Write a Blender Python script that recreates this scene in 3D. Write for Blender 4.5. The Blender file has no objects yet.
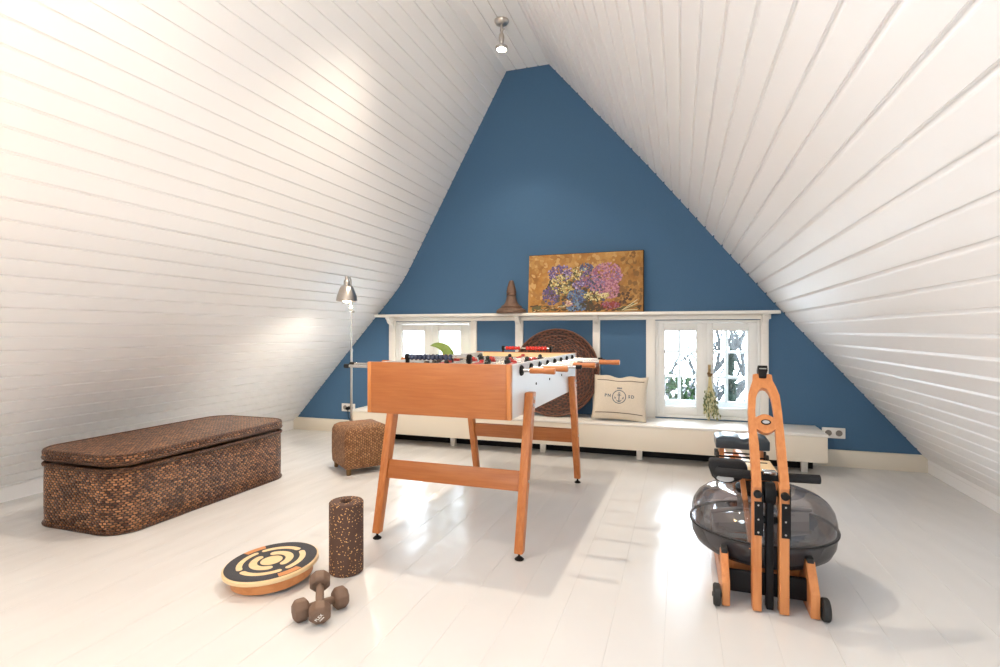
import bpy, bmesh, math, random
from mathutils import Vector, Matrix, Euler
R = math.radians
PI = math.pi
random.seed(7)
S = bpy.context.scene
COL = S.collection

# ------------------------------------------------------------------ camera
cam_d = bpy.data.cameras.new('camera')
cam = bpy.data.objects.new('camera', cam_d)
COL.objects.link(cam)
F_PX, VP = 538.0, 180.0
cam_d.sensor_fit = 'HORIZONTAL'
cam_d.sensor_width = 36.0
cam_d.lens = 36.0 * F_PX / 1000.0
cam_d.shift_y = -2.5 / 1000.0
cam_d.clip_start = 0.05
cam_d.clip_end = 200
cam.location = (0, 0, 1.05)
cam.rotation_euler = (R(90), 0, math.atan(VP / F_PX))
S.camera = cam

# ------------------------------------------------------------------ view, sky, lights
S.view_settings.view_transform = 'Standard'
S.view_settings.look = 'None'
S.view_settings.gamma = 1.0
S.view_settings.use_curve_mapping = False
S.view_settings.exposure = 0.84
S.cycles.use_denoising = True
S.cycles.max_bounces = 14
S.cycles.diffuse_bounces = 8
S.cycles.glossy_bounces = 5
S.cycles.transparent_max_bounces = 16
S.cycles.sample_clamp_indirect = 6.0
S.cycles.caustics_reflective = False
S.cycles.caustics_refractive = False

W = bpy.data.worlds.new('sky')
S.world = W
W.use_nodes = True
wn = W.node_tree
bg = wn.nodes['Background']
bg.inputs['Color'].default_value = (0.74, 0.87, 1.0, 1)
bg.inputs['Strength'].default_value = 15.5


def area(name, loc, rot, sx, sy, power, col, portal=False):
    d = bpy.data.lights.new(name, 'AREA')
    d.shape = 'RECTANGLE'
    d.size, d.size_y = sx, sy
    d.energy = power
    d.color = col
    if portal:
        d.cycles.is_portal = True
    o = bpy.data.objects.new(name, d)
    COL.objects.link(o)
    o.location, o.rotation_euler = loc, rot
    return o


def spot(name, loc, power, col, ang=120, rad=0.04, rot=(0, 0, 0)):
    d = bpy.data.lights.new(name, 'SPOT')
    d.energy, d.color, d.spot_size, d.spot_blend, d.shadow_soft_size = power, col, R(ang), 0.6, rad
    o = bpy.data.objects.new(name, d)
    COL.objects.link(o)
    o.location, o.rotation_euler = loc, rot
    return o


WARM = (1.0, 0.84, 0.66)
# sky portals in the two gable windows and in the added window behind the camera
area('portal', (-2.30, 5.02, 0.72), (R(-90), 0, 0), 0.80, 0.80, 1, (1, 1, 1), True)
area('portal', (0.21, 5.02, 0.72), (R(-90), 0, 0), 0.84, 0.84, 1, (1, 1, 1), True)
area('portal', (-0.30, -2.66, 1.45), (R(90), 0, 0), 0.9, 0.9, 1, (1, 1, 1), True)
area('portal', (-2.285, -0.95, 2.265), (0, R(-60.8), 0), 1.0, 1.2, 1, (1, 1, 1), True)
# ceiling spots along the ridge
spot('ceiling_spot_light', (-1.32, 4.00, 3.245), 40, WARM, 100, 0.03)
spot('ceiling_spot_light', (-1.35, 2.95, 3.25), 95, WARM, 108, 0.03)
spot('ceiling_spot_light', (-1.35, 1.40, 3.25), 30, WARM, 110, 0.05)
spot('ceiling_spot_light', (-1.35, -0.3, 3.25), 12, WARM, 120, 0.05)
# fill light added behind the camera, aimed up to brighten the boards
spot('slope_fill_light', (0.20, -0.60, 1.80), 105, (1.0, 0.88, 0.74), 130, 0.15, (R(128), 0, R(8)))
# a standard lamp by the left slope, beside the photographer
d = bpy.data.lights.new('side_lamp_light', 'POINT')
d.energy, d.color, d.shadow_soft_size = 15, (1.0, 0.60, 0.28), 0.12
o = bpy.data.objects.new('side_lamp_light', d)
COL.objects.link(o)
o.location = (-2.05, 0.35, 1.55)


# ------------------------------------------------------------------ materials
def new_mat(name):
    m = bpy.data.materials.new(name)
    m.use_nodes = True
    nt = m.node_tree
    b = nt.nodes['Principled BSDF']
    return m, nt, b


def rgb(r, g, b):
    f = lambda c: (c / 255 / 12.92) if c <= 10 else ((c / 255 + 0.055) / 1.055) ** 2.4
    return (f(r), f(g), f(b), 1)


def plain(name, col, rough=0.5, metal=0.0, spec=0.5, bump=0.0, bscale=60, var=0.0):
    m, nt, b = new_mat(name)
    b.inputs['Base Color'].default_value = col
    b.inputs['Roughness'].default_value = rough
    b.inputs['Metallic'].default_value = metal
    b.inputs['Specular IOR Level'].default_value = spec
    tc = nt.nodes.new('ShaderNodeTexCoord')
    n = nt.nodes.new('ShaderNodeTexNoise')
    n.inputs['Scale'].default_value = bscale
    n.inputs['Detail'].default_value = 4
    nt.links.new(tc.outputs['Object'], n.inputs['Vector'])
    if var > 0:
        mx = nt.nodes.new('ShaderNodeMixRGB')
        mx.blend_type = 'MULTIPLY'
        mx.inputs['Color1'].default_value = col
        rp = nt.nodes.new('ShaderNodeValToRGB')
        rp.color_ramp.elements[0].position, rp.color_ramp.elements[1].position = 0.3, 0.7
        rp.color_ramp.elements[0].color = (1 - var, 1 - var, 1 - var, 1)
        rp.color_ramp.elements[1].color = (1, 1, 1, 1)
        nt.links.new(n.outputs['Fac'], rp.inputs['Fac'])
        nt.links.new(rp.outputs['Color'], mx.inputs['Color2'])
        mx.inputs['Fac'].default_value = 1
        nt.links.new(mx.outputs['Color'], b.inputs['Base Color'])
    if bump > 0:
        bp = nt.nodes.new('ShaderNodeBump')
        bp.inputs['Strength'].default_value = bump
        bp.inputs['Distance'].default_value = 0.01
        nt.links.new(n.outputs['Fac'], bp.inputs['Height'])
        nt.links.new(bp.outputs['Normal'], b.inputs['Normal'])
    return m


def wood(name, c1, c2, axis='X', scale=14, rough=0.38):
    m, nt, b = new_mat(name)
    tc = nt.nodes.new('ShaderNodeTexCoord')
    mp = nt.nodes.new('ShaderNodeMapping')
    s = {'X': (0.07, 1, 1), 'Y': (1, 0.07, 1), 'Z': (1, 1, 0.07)}[axis]
    mp.inputs['Scale'].default_value = s
    n = nt.nodes.new('ShaderNodeTexNoise')
    n.inputs['Scale'].default_value = scale * 4
    n.inputs['Detail'].default_value = 5
    n.inputs['Distortion'].default_value = 0.6
    rp = nt.nodes.new('ShaderNodeValToRGB')
    rp.color_ramp.elements[0].position, rp.color_ramp.elements[0].color = 0.3, c2
    rp.color_ramp.elements[1].position, rp.color_ramp.elements[1].color = 0.7, c1
    nt.links.new(tc.outputs['Object'], mp.inputs['Vector'])
    nt.links.new(mp.outputs['Vector'], n.inputs['Vector'])
    nt.links.new(n.outputs['Fac'], rp.inputs['Fac'])
    nt.links.new(rp.outputs['Color'], b.inputs['Base Color'])
    b.inputs['Roughness'].default_value = rough
    return m


def weave(name, dark, mid, light, a=0.022, bb=0.011, rough=0.5, bump=0.9, vert=False):
    """Basket weave driven by UV in metres: strands alternate over and under."""
    m, nt, b = new_mat(name)
    L = nt.links

    def math_n(op, x, y=None):
        q = nt.nodes.new('ShaderNodeMath')
        q.operation = op
        for i, v in enumerate((x, y)):
            if v is None:
                continue
            if isinstance(v, (int, float)):
                q.inputs[i].default_value = v
            else:
                L.new(v, q.inputs[i])
        return q.outputs[0]
    uv = nt.nodes.new('ShaderNodeUVMap')
    sp = nt.nodes.new('ShaderNodeSeparateXYZ')
    # a little unevenness
    nz = nt.nodes.new('ShaderNodeTexNoise')
    nz.inputs['Scale'].default_value = 30
    L.new(uv.outputs['UV'], nz.inputs['Vector'])
    ad = nt.nodes.new('ShaderNodeVectorMath')
    ad.operation = 'MULTIPLY_ADD'
    L.new(nz.outputs['Color'], ad.inputs[0])
    ad.inputs[1].default_value = (0.022, 0.014, 0)
    L.new(uv.outputs['UV'], ad.inputs[2])
    L.new(ad.outputs[0], sp.inputs[0])
    u, v = (sp.outputs[1], sp.outputs[0]) if vert else (sp.outputs[0], sp.outputs[1])
    vb = math_n('DIVIDE', v, bb)
    row = math_n('FLOOR', vb)
    ua = math_n('DIVIDE', u, a)
    uu = math_n('ADD', ua, math_n('MULTIPLY', row, 0.5))
    hx = math_n('ABSOLUTE', math_n('SINE', math_n('MULTIPLY', uu, PI)))
    hy = math_n('ABSOLUTE', math_n('SINE', math_n('MULTIPLY', vb, PI)))
    h = math_n('MULTIPLY', math_n('POWER', hx, 0.7), math_n('POWER', hy, 0.6))
    # per strand tone
    cell = nt.nodes.new('ShaderNodeCombineXYZ')
    L.new(math_n('FLOOR', uu), cell.inputs[0])
    L.new(row, cell.inputs[1])
    wn_ = nt.nodes.new('ShaderNodeTexWhiteNoise')
    L.new(cell.outputs[0], wn_.inputs['Vector'])
    n2 = nt.nodes.new('ShaderNodeTexNoise')
    n2.inputs['Scale'].default_value = 7
    n2.inputs['Detail'].default_value = 3
    L.new(uv.outputs['UV'], n2.inputs['Vector'])
    tone = math_n('ADD', math_n('MULTIPLY', wn_.outputs[0], 0.55), math_n('MULTIPLY', n2.outputs[0], 0.55))
    r1 = nt.nodes.new('ShaderNodeValToRGB')
    r1.color_ramp.elements[0].position, r1.color_ramp.elements[0].color = 0.32, mid
    r1.color_ramp.elements[1].position, r1.color_ramp.elements[1].color = 0.98, light
    L.new(tone, r1.inputs['Fac'])
    mx = nt.nodes.new('ShaderNodeMixRGB')
    mx.inputs['Color1'].default_value = dark
    L.new(r1.outputs['Color'], mx.inputs['Color2'])
    r2 = nt.nodes.new('ShaderNodeValToRGB')
    r2.color_ramp.elements[0].position, r2.color_ramp.elements[1].position = 0.25, 0.7
    L.new(h, r2.inputs['Fac'])
    L.new(r2.outputs['Color'], mx.inputs['Fac'])
    L.new(mx.outputs['Color'], b.inputs['Base Color'])
    b.inputs['Roughness'].default_value = rough
    bp = nt.nodes.new('ShaderNodeBump')
    bp.inputs['Strength'].default_value = bump
    bp.inputs['Distance'].default_value = 0.006
    L.new(h, bp.inputs['Height'])
    L.new(bp.outputs['Normal'], b.inputs['Normal'])
    return m


def clear(name, tint, gloss=0.08, opaque=None, mixo=0.0, rough=0.02):
    """Thin clear sheet: transparent with a Fresnel gloss, optionally part smoky."""
    m = bpy.data.materials.new(name)
    m.use_nodes = True
    nt = m.node_tree
    nt.nodes.clear()
    out = nt.nodes.new('ShaderNodeOutputMaterial')
    tr = nt.nodes.new('ShaderNodeBsdfTransparent')
    tr.inputs['Color'].default_value = tint
    base = tr.outputs[0]
    if opaque:
        df = nt.nodes.new('ShaderNodeBsdfDiffuse')
        df.inputs['Color'].default_value = opaque
        mo = nt.nodes.new('ShaderNodeMixShader')
        mo.inputs[0].default_value = mixo
        nt.links.new(base, mo.inputs[1])
        nt.links.new(df.outputs[0], mo.inputs[2])
        base = mo.outputs[0]
    gl = nt.nodes.new('ShaderNodeBsdfGlossy')
    gl.inputs['Roughness'].default_value = rough
    lw = nt.nodes.new('ShaderNodeLayerWeight')
    lw.inputs['Blend'].default_value = 0.25
    mm = nt.nodes.new('ShaderNodeMath')
    mm.operation = 'MULTIPLY_ADD'
    nt.links.new(lw.outputs['Fresnel'], mm.inputs[0])
    mm.inputs[1].default_value = 0.6
    mm.inputs[2].default_value = gloss
    mm.use_clamp = True
    mx = nt.nodes.new('ShaderNodeMixShader')
    nt.links.new(mm.outputs[0], mx.inputs[0])
    nt.links.new(base, mx.inputs[1])
    nt.links.new(gl.outputs[0], mx.inputs[2])
    nt.links.new(mx.outputs[0], out.inputs[0])
    return m


def emit(name, col, strength):
    m, nt, b = new_mat(name)
    b.inputs['Base Color'].default_value = col
    b.inputs['Emission Color'].default_value = col
    b.inputs['Emission Strength'].default_value = strength
    return m


M = {}
M['white_board'] = plain('white_board', (0.90, 0.90, 0.90, 1), 0.42, bump=0.05, bscale=25)
M['white_trim'] = plain('white_trim', (0.78, 0.76, 0.72, 1), 0.4, bump=0.03, bscale=30)
M['window_white'] = plain('window_white', (0.74, 0.75, 0.74, 1), 0.4, bump=0.03, bscale=30)
M['outer_white'] = plain('outer_white', (0.9, 0.9, 0.9, 1), 0.5)
M['blue_paint'] = plain('blue_paint', rgb(72, 106, 138), 0.75, spec=0.25, bump=0.04, bscale=120, var=0.05)
M['cream_lacquer'] = plain('cream_lacquer', (0.72, 0.66, 0.56, 1), 0.35, bump=0.02)
M['orange_oak'] = wood('orange_oak', rgb(180, 110, 58), rgb(166, 96, 46), 'X', 20)
M['orange_oak_upright'] = wood('orange_oak_upright', rgb(198, 124, 66), rgb(178, 102, 48), 'Z', 20)
M['pale_oak'] = wood('pale_oak', rgb(204, 132, 74), rgb(188, 114, 58), 'Z')
M['ash'] = wood('ash', rgb(206, 138, 84), rgb(188, 116, 64), 'Z')
M['ash_long'] = wood('ash_long', rgb(206, 138, 84), rgb(188, 116, 64), 'Y')
M['birch'] = wood('birch', rgb(232, 206, 162), rgb(222, 192, 144), 'X')
M['birch_edge'] = wood('birch_edge', rgb(214, 148, 92), rgb(196, 128, 74), 'X')
M['table_white'] = plain('table_white', (0.76, 0.79, 0.82, 1), 0.3)
M['field'] = plain('field', (0.55, 0.57, 0.55, 1), 0.4)
M['chrome'] = plain('chrome', (0.48, 0.47, 0.46, 1), 0.25, 1.0)
M['steel'] = plain('steel', (0.55, 0.53, 0.50, 1), 0.28, 1.0)
M['nickel'] = plain('nickel', (0.62, 0.58, 0.54, 1), 0.28, 1.0)
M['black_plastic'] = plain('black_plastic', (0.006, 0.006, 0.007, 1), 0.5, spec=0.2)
M['black_rubber'] = plain('black_rubber', (0.018, 0.018, 0.018, 1), 0.7, bump=0.1)
M['foam_grip'] = plain('foam_grip', (0.012, 0.012, 0.014, 1), 0.85, bump=0.2, bscale=200)
M['navy_bead'] = plain('navy_bead', (0.025, 0.035, 0.075, 1), 0.25)
M['red_bead'] = plain('red_bead', (0.62, 0.03, 0.02, 1), 0.25)
M['player_black'] = plain('player_black', (0.015, 0.02, 0.02, 1), 0.35)
M['player_red'] = plain('player_red', (0.45, 0.03, 0.03, 1), 0.35)
M['seat_vinyl'] = plain('seat_vinyl', (0.03, 0.045, 0.06, 1), 0.28, bump=0.05)
M['badge'] = plain('badge', (0.45, 0.45, 0.45, 1), 0.3, 0.6)
M['taupe_vinyl'] = plain('taupe_vinyl', rgb(112, 88, 72), 0.55, bump=0.08, bscale=120)
M['ink_white'] = plain('ink_white', (0.85, 0.85, 0.82, 1), 0.5)
M['grip_tape'] = plain('grip_tape', (0.05, 0.052, 0.062, 1), 0.8, bump=0.4, bscale=500)
M['linen'] = plain('linen', rgb(214, 203, 186), 0.85, bump=0.25, bscale=160, var=0.12)
M['linen_ink'] = plain('linen_ink', rgb(84, 98, 112), 0.85)
M['stripe_ink'] = plain('stripe_ink', rgb(104, 92, 82), 0.85)
M['finial_wood'] = plain('finial_wood', rgb(112, 86, 70), 0.6, bump=0.3, bscale=40, var=0.4)
M['leaf_green'] = plain('leaf_green', (0.20, 0.30, 0.05, 1), 0.4, var=0.3, bscale=20)
M['pot_grey'] = plain('pot_grey', (0.35, 0.36, 0.38, 1), 0.5)
M['soil'] = plain('soil', (0.03, 0.02, 0.015, 1), 0.9)
M['dry_stem'] = plain('dry_stem', rgb(196, 186, 140), 0.7)
M['dry_leaf'] = plain('dry_leaf', rgb(110, 122, 84), 0.7, var=0.3, bscale=30)
M['dry_pale'] = plain('dry_pale', rgb(205, 205, 175), 0.7)
M['twine'] = plain('twine', rgb(110, 84, 50), 0.8)
M['brass'] = plain('brass', (0.35, 0.24, 0.11, 1), 0.35, 1.0)
M['socket_white'] = plain('socket_white', (0.78, 0.76, 0.73, 1), 0.35)
M['socket_dark'] = plain('socket_dark', (0.25, 0.23, 0.21, 1), 0.5)
M['bark'] = plain('bark', (0.008, 0.008, 0.008, 1), 0.9, bump=0.3)
M['hedge_green'] = plain('hedge_green', (0.010, 0.021, 0.007, 1), 0.9, spec=0.05, var=0.5, bscale=6)
M['ever_green'] = plain('ever_green', (0.008, 0.014, 0.010, 1), 0.9, spec=0.05, var=0.4, bscale=8)
M['snowy'] = plain('snowy', (0.82, 0.82, 0.82, 1), 0.9)
M['roof_grey'] = plain('roof_grey', (0.30, 0.36, 0.42, 1), 0.8, var=0.3)
M['wicker_dark'] = weave('wicker_dark', rgb(14, 6, 4), rgb(80, 40, 22), rgb(206, 146, 98), 0.026, 0.0125, 0.36, 1.0)
M['wicker_rim'] = weave('wicker_rim', rgb(24, 11, 7), rgb(70, 36, 20), rgb(156, 104, 66), 0.020, 0.009, 0.42, 1.0)
M['seagrass'] = weave('seagrass', rgb(92, 58, 32), rgb(140, 92, 54), rgb(196, 146, 98), 0.020, 0.015, 0.6, 1.0, vert=True)
M['tray_cane'] = weave('tray_cane', rgb(22, 10, 7), rgb(70, 34, 22), rgb(128, 74, 48), 0.05, 0.016, 0.4, 1.0)
M['pane'] = clear('pane', (0.97, 0.98, 0.98, 1), 0.02)
M['tank_dome'] = clear('tank_dome', (0.78, 0.76, 0.78, 1), 0.08, (0.20, 0.19, 0.20, 1), 0.14, 0.03)
M['tank_bowl'] = clear('tank_bowl', (0.40, 0.38, 0.40, 1), 0.04, (0.075, 0.070, 0.075, 1), 0.75, 0.15)
M['lamp_glow'] = emit('lamp_glow', (1.0, 0.82, 0.58, 1), 14)
M['spot_glow'] = emit('spot_glow', (1.0, 0.86, 0.66, 1), 20)


def blind_mat():
    m, nt, b = new_mat('sheer_blind')
    b.inputs['Base Color'].default_value = (0.9, 0.9, 0.9, 1)
    nt.nodes.remove(b)
    out = nt.nodes['Material Output']
    tl = nt.nodes.new('ShaderNodeBsdfTranslucent')
    tl.inputs['Color'].default_value = (0.9, 0.9, 0.9, 1)
    df = nt.nodes.new('ShaderNodeBsdfDiffuse')
    df.inputs['Color'].default_value = (0.85, 0.85, 0.85, 1)
    mx = nt.nodes.new('ShaderNodeMixShader')
    mx.inputs[0].default_value = 0.30
    nt.links.new(tl.outputs[0], mx.inputs[1])
    nt.links.new(df.outputs[0], mx.inputs[2])
    tp = nt.nodes.new('ShaderNodeBsdfTransparent')
    m2 = nt.nodes.new('ShaderNodeMixShader')
    m2.inputs[0].default_value = 0.35
    nt.links.new(mx.outputs[0], m2.inputs[1])
    nt.links.new(tp.outputs[0], m2.inputs[2])
    nt.links.new(m2.outputs[0], out.inputs[0])
    return m


M['sheer'] = blind_mat()


def speckle_mat():
    m, nt, b = new_mat('speckled_foam')
    tc = nt.nodes.new('ShaderNodeTexCoord')
    nz = nt.nodes.new('ShaderNodeTexNoise')
    nz.inputs['Scale'].default_value = 60
    va = nt.nodes.new('ShaderNodeVectorMath')
    va.operation = 'MULTIPLY_ADD'
    va.inputs[1].default_value = (0.012, 0.012, 0.012)
    nt.links.new(tc.outputs['Object'], nz.inputs['Vector'])
    nt.links.new(nz.outputs['Color'], va.inputs[0])
    nt.links.new(tc.outputs['Object'], va.inputs[2])
    vo = nt.nodes.new('ShaderNodeTexVoronoi')
    vo.inputs['Scale'].default_value = 105
    nt.links.new(va.outputs[0], vo.inputs['Vector'])
    rp = nt.nodes.new('ShaderNodeValToRGB')
    rp.color_ramp.interpolation = 'CONSTANT'
    rp.color_ramp.elements[0].color = rgb(226, 176, 110)
    e = rp.color_ramp.elements[1]
    e.position, e.color = 0.27, rgb(84, 60, 50)
    nt.links.new(vo.outputs['Distance'], rp.inputs['Fac'])
    # only some of the cells carry a fleck
    wnz = nt.nodes.new('ShaderNodeSeparateColor')
    nt.links.new(vo.outputs['Color'], wnz.inputs[0])
    gt = nt.nodes.new('ShaderNodeMath')
    gt.operation = 'GREATER_THAN'
    gt.inputs[1].default_value = 0.30
    nt.links.new(wnz.outputs[0], gt.inputs[0])
    mx = nt.nodes.new('ShaderNodeMixRGB')
    mx.inputs['Color1'].default_value = rgb(84, 60, 50)
    nt.links.new(gt.outputs[0], mx.inputs['Fac'])
    nt.links.new(rp.outputs['Color'], mx.inputs['Color2'])
    nt.links.new(mx.outputs['Color'], b.inputs['Base Color'])
    b.inputs['Roughness'].default_value = 0.8
    return m


M['speckle'] = speckle_mat()


def floor_mat():
    m, nt, b = new_mat('painted_floor')
    b.inputs['Base Color'].default_value = (0.68, 0.68, 0.68, 1)
    b.inputs['Specular IOR Level'].default_value = 0.6
    tc = nt.nodes.new('ShaderNodeTexCoord')
    mp = nt.nodes.new('ShaderNodeMapping')
    mp.inputs['Scale'].default_value = (1.0, 0.35, 1)
    n = nt.nodes.new('ShaderNodeTexNoise')
    n.inputs['Scale'].default_value = 7
    n.inputs['Detail'].default_value = 1
    n.normalize = False
    n2 = nt.nodes.new('ShaderNodeTexNoise')
    n2.inputs['Scale'].default_value = 45
    n2.inputs['Detail'].default_value = 4
    L = nt.links
    L.new(tc.outputs['Object'], mp.inputs['Vector'])
    L.new(mp.outputs['Vector'], n.inputs['Vector'])
    L.new(mp.outputs['Vector'], n2.inputs['Vector'])
    a = nt.nodes.new('ShaderNodeMath')
    a.operation = 'MULTIPLY_ADD'
    L.new(n2.outputs['Fac'], a.inputs[0])
    a.inputs[1].default_value = 0.03
    L.new(n.outputs['Fac'], a.inputs[2])
    bp = nt.nodes.new('ShaderNodeBump')
    bp.inputs['Strength'].default_value = 0.2
    bp.inputs['Distance'].default_value = 0.012
    L.new(a.outputs[0], bp.inputs['Height'])
    L.new(bp.outputs['Normal'], b.inputs['Normal'])
    b.inputs['Roughness'].default_value = 0.24
    return m


M['floor'] = floor_mat()


# ------------------------------------------------------------------ mesh helpers
class MB:
    def __init__(self):
        self.bm = bmesh.new()
        self.mi = 0

    def _set(self, geom):
        for f in geom:
            if isinstance(f, bmesh.types.BMFace):
                f.material_index = self.mi

    def box(self, c, s, rot=None, mat=None):
        m4 = Matrix.Translation(c) @ (rot.to_matrix().to_4x4() if rot else Matrix()) @ Matrix.Diagonal((s[0], s[1], s[2], 1))
        if mat is not None:
            m4 = mat @ m4
        n0 = len(self.bm.faces)
        bmesh.ops.create_cube(self.bm, size=1, matrix=m4)
        self.bm.faces.ensure_lookup_table()
        self._set(self.bm.faces[n0:])
        return self

    def bx(self, x0, x1, y0, y1, z0, z1):
        return self.box(((x0 + x1) / 2, (y0 + y1) / 2, (z0 + z1) / 2), (x1 - x0, y1 - y0, z1 - z0))

    def hexa(self, lo, hi):
        """Box with 4 lower and 4 upper corners given (both counter-clockwise)."""
        v = [self.bm.verts.new(p) for p in lo] + [self.bm.verts.new(p) for p in hi]
        fs = [(3, 2, 1, 0), (4, 5, 6, 7)] + [(i, (i + 1) % 4, 4 + (i + 1) % 4, 4 + i) for i in range(4)]
        for f in fs:
            self.bm.faces.new([v[i] for i in f]).material_index = self.mi
        return self

    def cyl(self, p0, p1, r0, r1=None, n=20, caps=True):
        p0, p1 = Vector(p0), Vector(p1)
        r1 = r0 if r1 is None else r1
        d = p1 - p0
        q = d.to_track_quat('Z', 'Y')
        m4 = Matrix.Translation((p0 + p1) / 2) @ q.to_matrix().to_4x4()
        n0 = len(self.bm.faces)
        bmesh.ops.create_cone(self.bm, cap_ends=caps, segments=n, radius1=r0, radius2=max(r1, 1e-5), depth=d.length, matrix=m4)
        self.bm.faces.ensure_lookup_table()
        self._set(self.bm.faces[n0:])
        return self

    def sph(self, c, r, u=14, v=10, s=(1, 1, 1)):
        n0 = len(self.bm.faces)
        bmesh.ops.create_uvsphere(self.bm, u_segments=u, v_segments=v, radius=r,
                                  matrix=Matrix.Translation(c) @ Matrix.Diagonal((s[0], s[1], s[2], 1)))
        self.bm.faces.ensure_lookup_table()
        self._set(self.bm.faces[n0:])
        return self

    def lathe(self, prof, c=(0, 0, 0), n=32, mat=None):
        """prof: list of (r, z) from bottom to top, turned round z."""
        mat = mat or Matrix()
        rings = []
        for r, z in prof:
            if r < 1e-6:
                rings.append([self.bm.verts.new(mat @ Vector((c[0], c[1], c[2] + z)))])
            else:
                rings.append([self.bm.verts.new(mat @ Vector((c[0] + r * math.cos(2 * PI * i / n), c[1] + r * math.sin(2 * PI * i / n), c[2] + z))) for i in range(n)])
        for a, b in zip(rings, rings[1:]):
            for i in range(n):
                j = (i + 1) % n
                if len(a) == 1 and len(b) == 1:
                    continue
                if len(a) == 1:
                    f = [a[0], b[j], b[i]]
                elif len(b) == 1:
                    f = [a[i], a[j], b[0]]
                else:
                    f = [a[i], a[j], b[j], b[i]]
                self.bm.faces.new(f).material_index = self.mi
        for ring, flip in ((rings[0], True), (rings[-1], False)):
            if len(ring) > 2 and prof[0] != prof[-1]:
                self.bm.faces.new(ring[::-1] if flip else ring).material_index = self.mi
        return self

    def tube(self, pts, r, n=8, r2=None):
        pts = [Vector(p) for p in pts]
        rings = []
        up = Vector((0.13, 0.27, 0.95)).normalized()
        for i, p in enumerate(pts):
            d = (pts[min(i + 1, len(pts) - 1)] - pts[max(i - 1, 0)]).normalized()
            x = d.cross(up)
            if x.length < 1e-3:
                x = d.cross(Vector((1, 0, 0)))
            x.normalize()
            y = d.cross(x).normalized()
            rr = r if r2 is None else r + (r2 - r) * i / (len(pts) - 1)
            rings.append([self.bm.verts.new(p + (x * math.cos(2 * PI * k / n) + y * math.sin(2 * PI * k / n)) * rr) for k in range(n)])
        for a, b in zip(rings, rings[1:]):
            for k in range(n):
                self.bm.faces.new([a[k], a[(k + 1) % n], b[(k + 1) % n], b[k]]).material_index = self.mi
        self.bm.faces.new(rings[0][::-1]).material_index = self.mi
        self.bm.faces.new(rings[-1]).material_index = self.mi
        return self

    def prism(self, poly, f0, f1):
        """poly: 2-D points; f0/f1 map a 2-D point to 3-D at either end."""
        a = [self.bm.verts.new(f0(p)) for p in poly]
        b = [self.bm.verts.new(f1(p)) for p in poly]
        n = len(poly)
        for i in range(n):
            self.bm.faces.new([a[i], a[(i + 1) % n], b[(i + 1) % n], b[i]]).material_index = self.mi
        self.bm.faces.new(a[::-1]).material_index = self.mi
        self.bm.faces.new(b).material_index = self.mi
        return self

    def build(self, name, mats, parent=None, bevel=0, seg=2, smooth=True, ang=35, loc=None, rot=None):
        bm = self.bm
        bmesh.ops.recalc_face_normals(bm, faces=bm.faces)
        if bevel:
            es = [e for e in bm.edges if len(e.link_faces) == 2 and e.calc_face_angle(0) > R(30)]
            bmesh.ops.bevel(bm, geom=es, offset=bevel, segments=seg, affect='EDGES', profile=0.5, clamp_overlap=True)
        me = bpy.data.meshes.new(name)
        bm.to_mesh(me)
        bm.free()
        if smooth:
            me.shade_smooth()
            me.set_sharp_from_angle(angle=R(ang))
        for m in (mats if isinstance(mats, (list, tuple)) else [mats]):
            me.materials.append(m)
        o = bpy.data.objects.new(name, me)
        COL.objects.link(o)
        if parent:
            o.parent = parent
        if loc:
            o.location = loc
        if rot:
            o.rotation_euler = rot
        return o


def tag(o, label=None, cat=None, group=None, kind=None):
    if label:
        o['label'] = label
    if cat:
        o['category'] = cat
    if group:
        o['group'] = group
    if kind:
        o['kind'] = kind
    return o


def empty(name, loc=(0, 0, 0), rz=0, label=None, cat=None, group=None, kind=None):
    o = bpy.data.objects.new(name, None)
    o.empty_display_size = 0.1
    COL.objects.link(o)
    o.location = loc
    o.rotation_euler = (0, 0, rz)
    return tag(o, label, cat, group, kind)


def copy_tree(o, parent=None):
    c = o.copy()
    COL.objects.link(c)
    c.parent = parent
    for ch in list(o.children):
        copy_tree(ch, c)
    return c


def text_mesh(mb, s, size, fn, bold=0.0, spacing=1.0):
    """Add flat lettering to mb; fn maps (x, y) of the letters to 3-D."""
    cu = bpy.data.curves.new('lettering', 'FONT')
    cu.body, cu.size, cu.align_x, cu.align_y = s, size, 'CENTER', 'CENTER'
    cu.space_character = spacing
    cu.resolution_u = 3
    cu.offset = size * bold
    o = bpy.data.objects.new('lettering', cu)
    COL.objects.link(o)
    dg = bpy.context.evaluated_depsgraph_get()
    dg.update()
    me = o.evaluated_get(dg).to_mesh()
    vs = [mb.bm.verts.new(fn(v.co.x, v.co.y)) for v in me.vertices]
    for p in me.polygons:
        try:
            mb.bm.faces.new([vs[i] for i in p.vertices]).material_index = mb.mi
        except ValueError:
            pass
    bpy.data.objects.remove(o)
    bpy.data.curves.remove(cu)


# ------------------------------------------------------------------ the room
YW = 4.79            # face of the blue gable wall
YF = -2.60           # wall behind the camera
LEFT = [(-1.539, 3.480), (-1.993, 2.668), (-2.311, 2.096), (-2.575, 1.625), (-2.665, 1.492), (-2.760, 1.380), (-3.190, 0.915), (-4.010, 0.0)]
RIGHT = [(-1.132, 3.480), (-0.244, 2.450), (0.744, 1.240), (1.820, 0.0)]
LEFT = [(x, z) for x, z in LEFT]


def at_len(pl, s):
    for a, b in zip(pl, pl[1:]):
        L_ = math.hypot(b[0] - a[0], b[1] - a[1])
        if s <= L_ or b is pl[-1]:
            t = s / L_
            d = ((b[0] - a[0]) / L_, (b[1] - a[1]) / L_)
            return (a[0] + d[0] * s, a[1] + d[1] * s), d
        s -= L_


def total(pl):
    return sum(math.hypot(b[0] - a[0], b[1] - a[1]) for a, b in zip(pl, pl[1:]))


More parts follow.
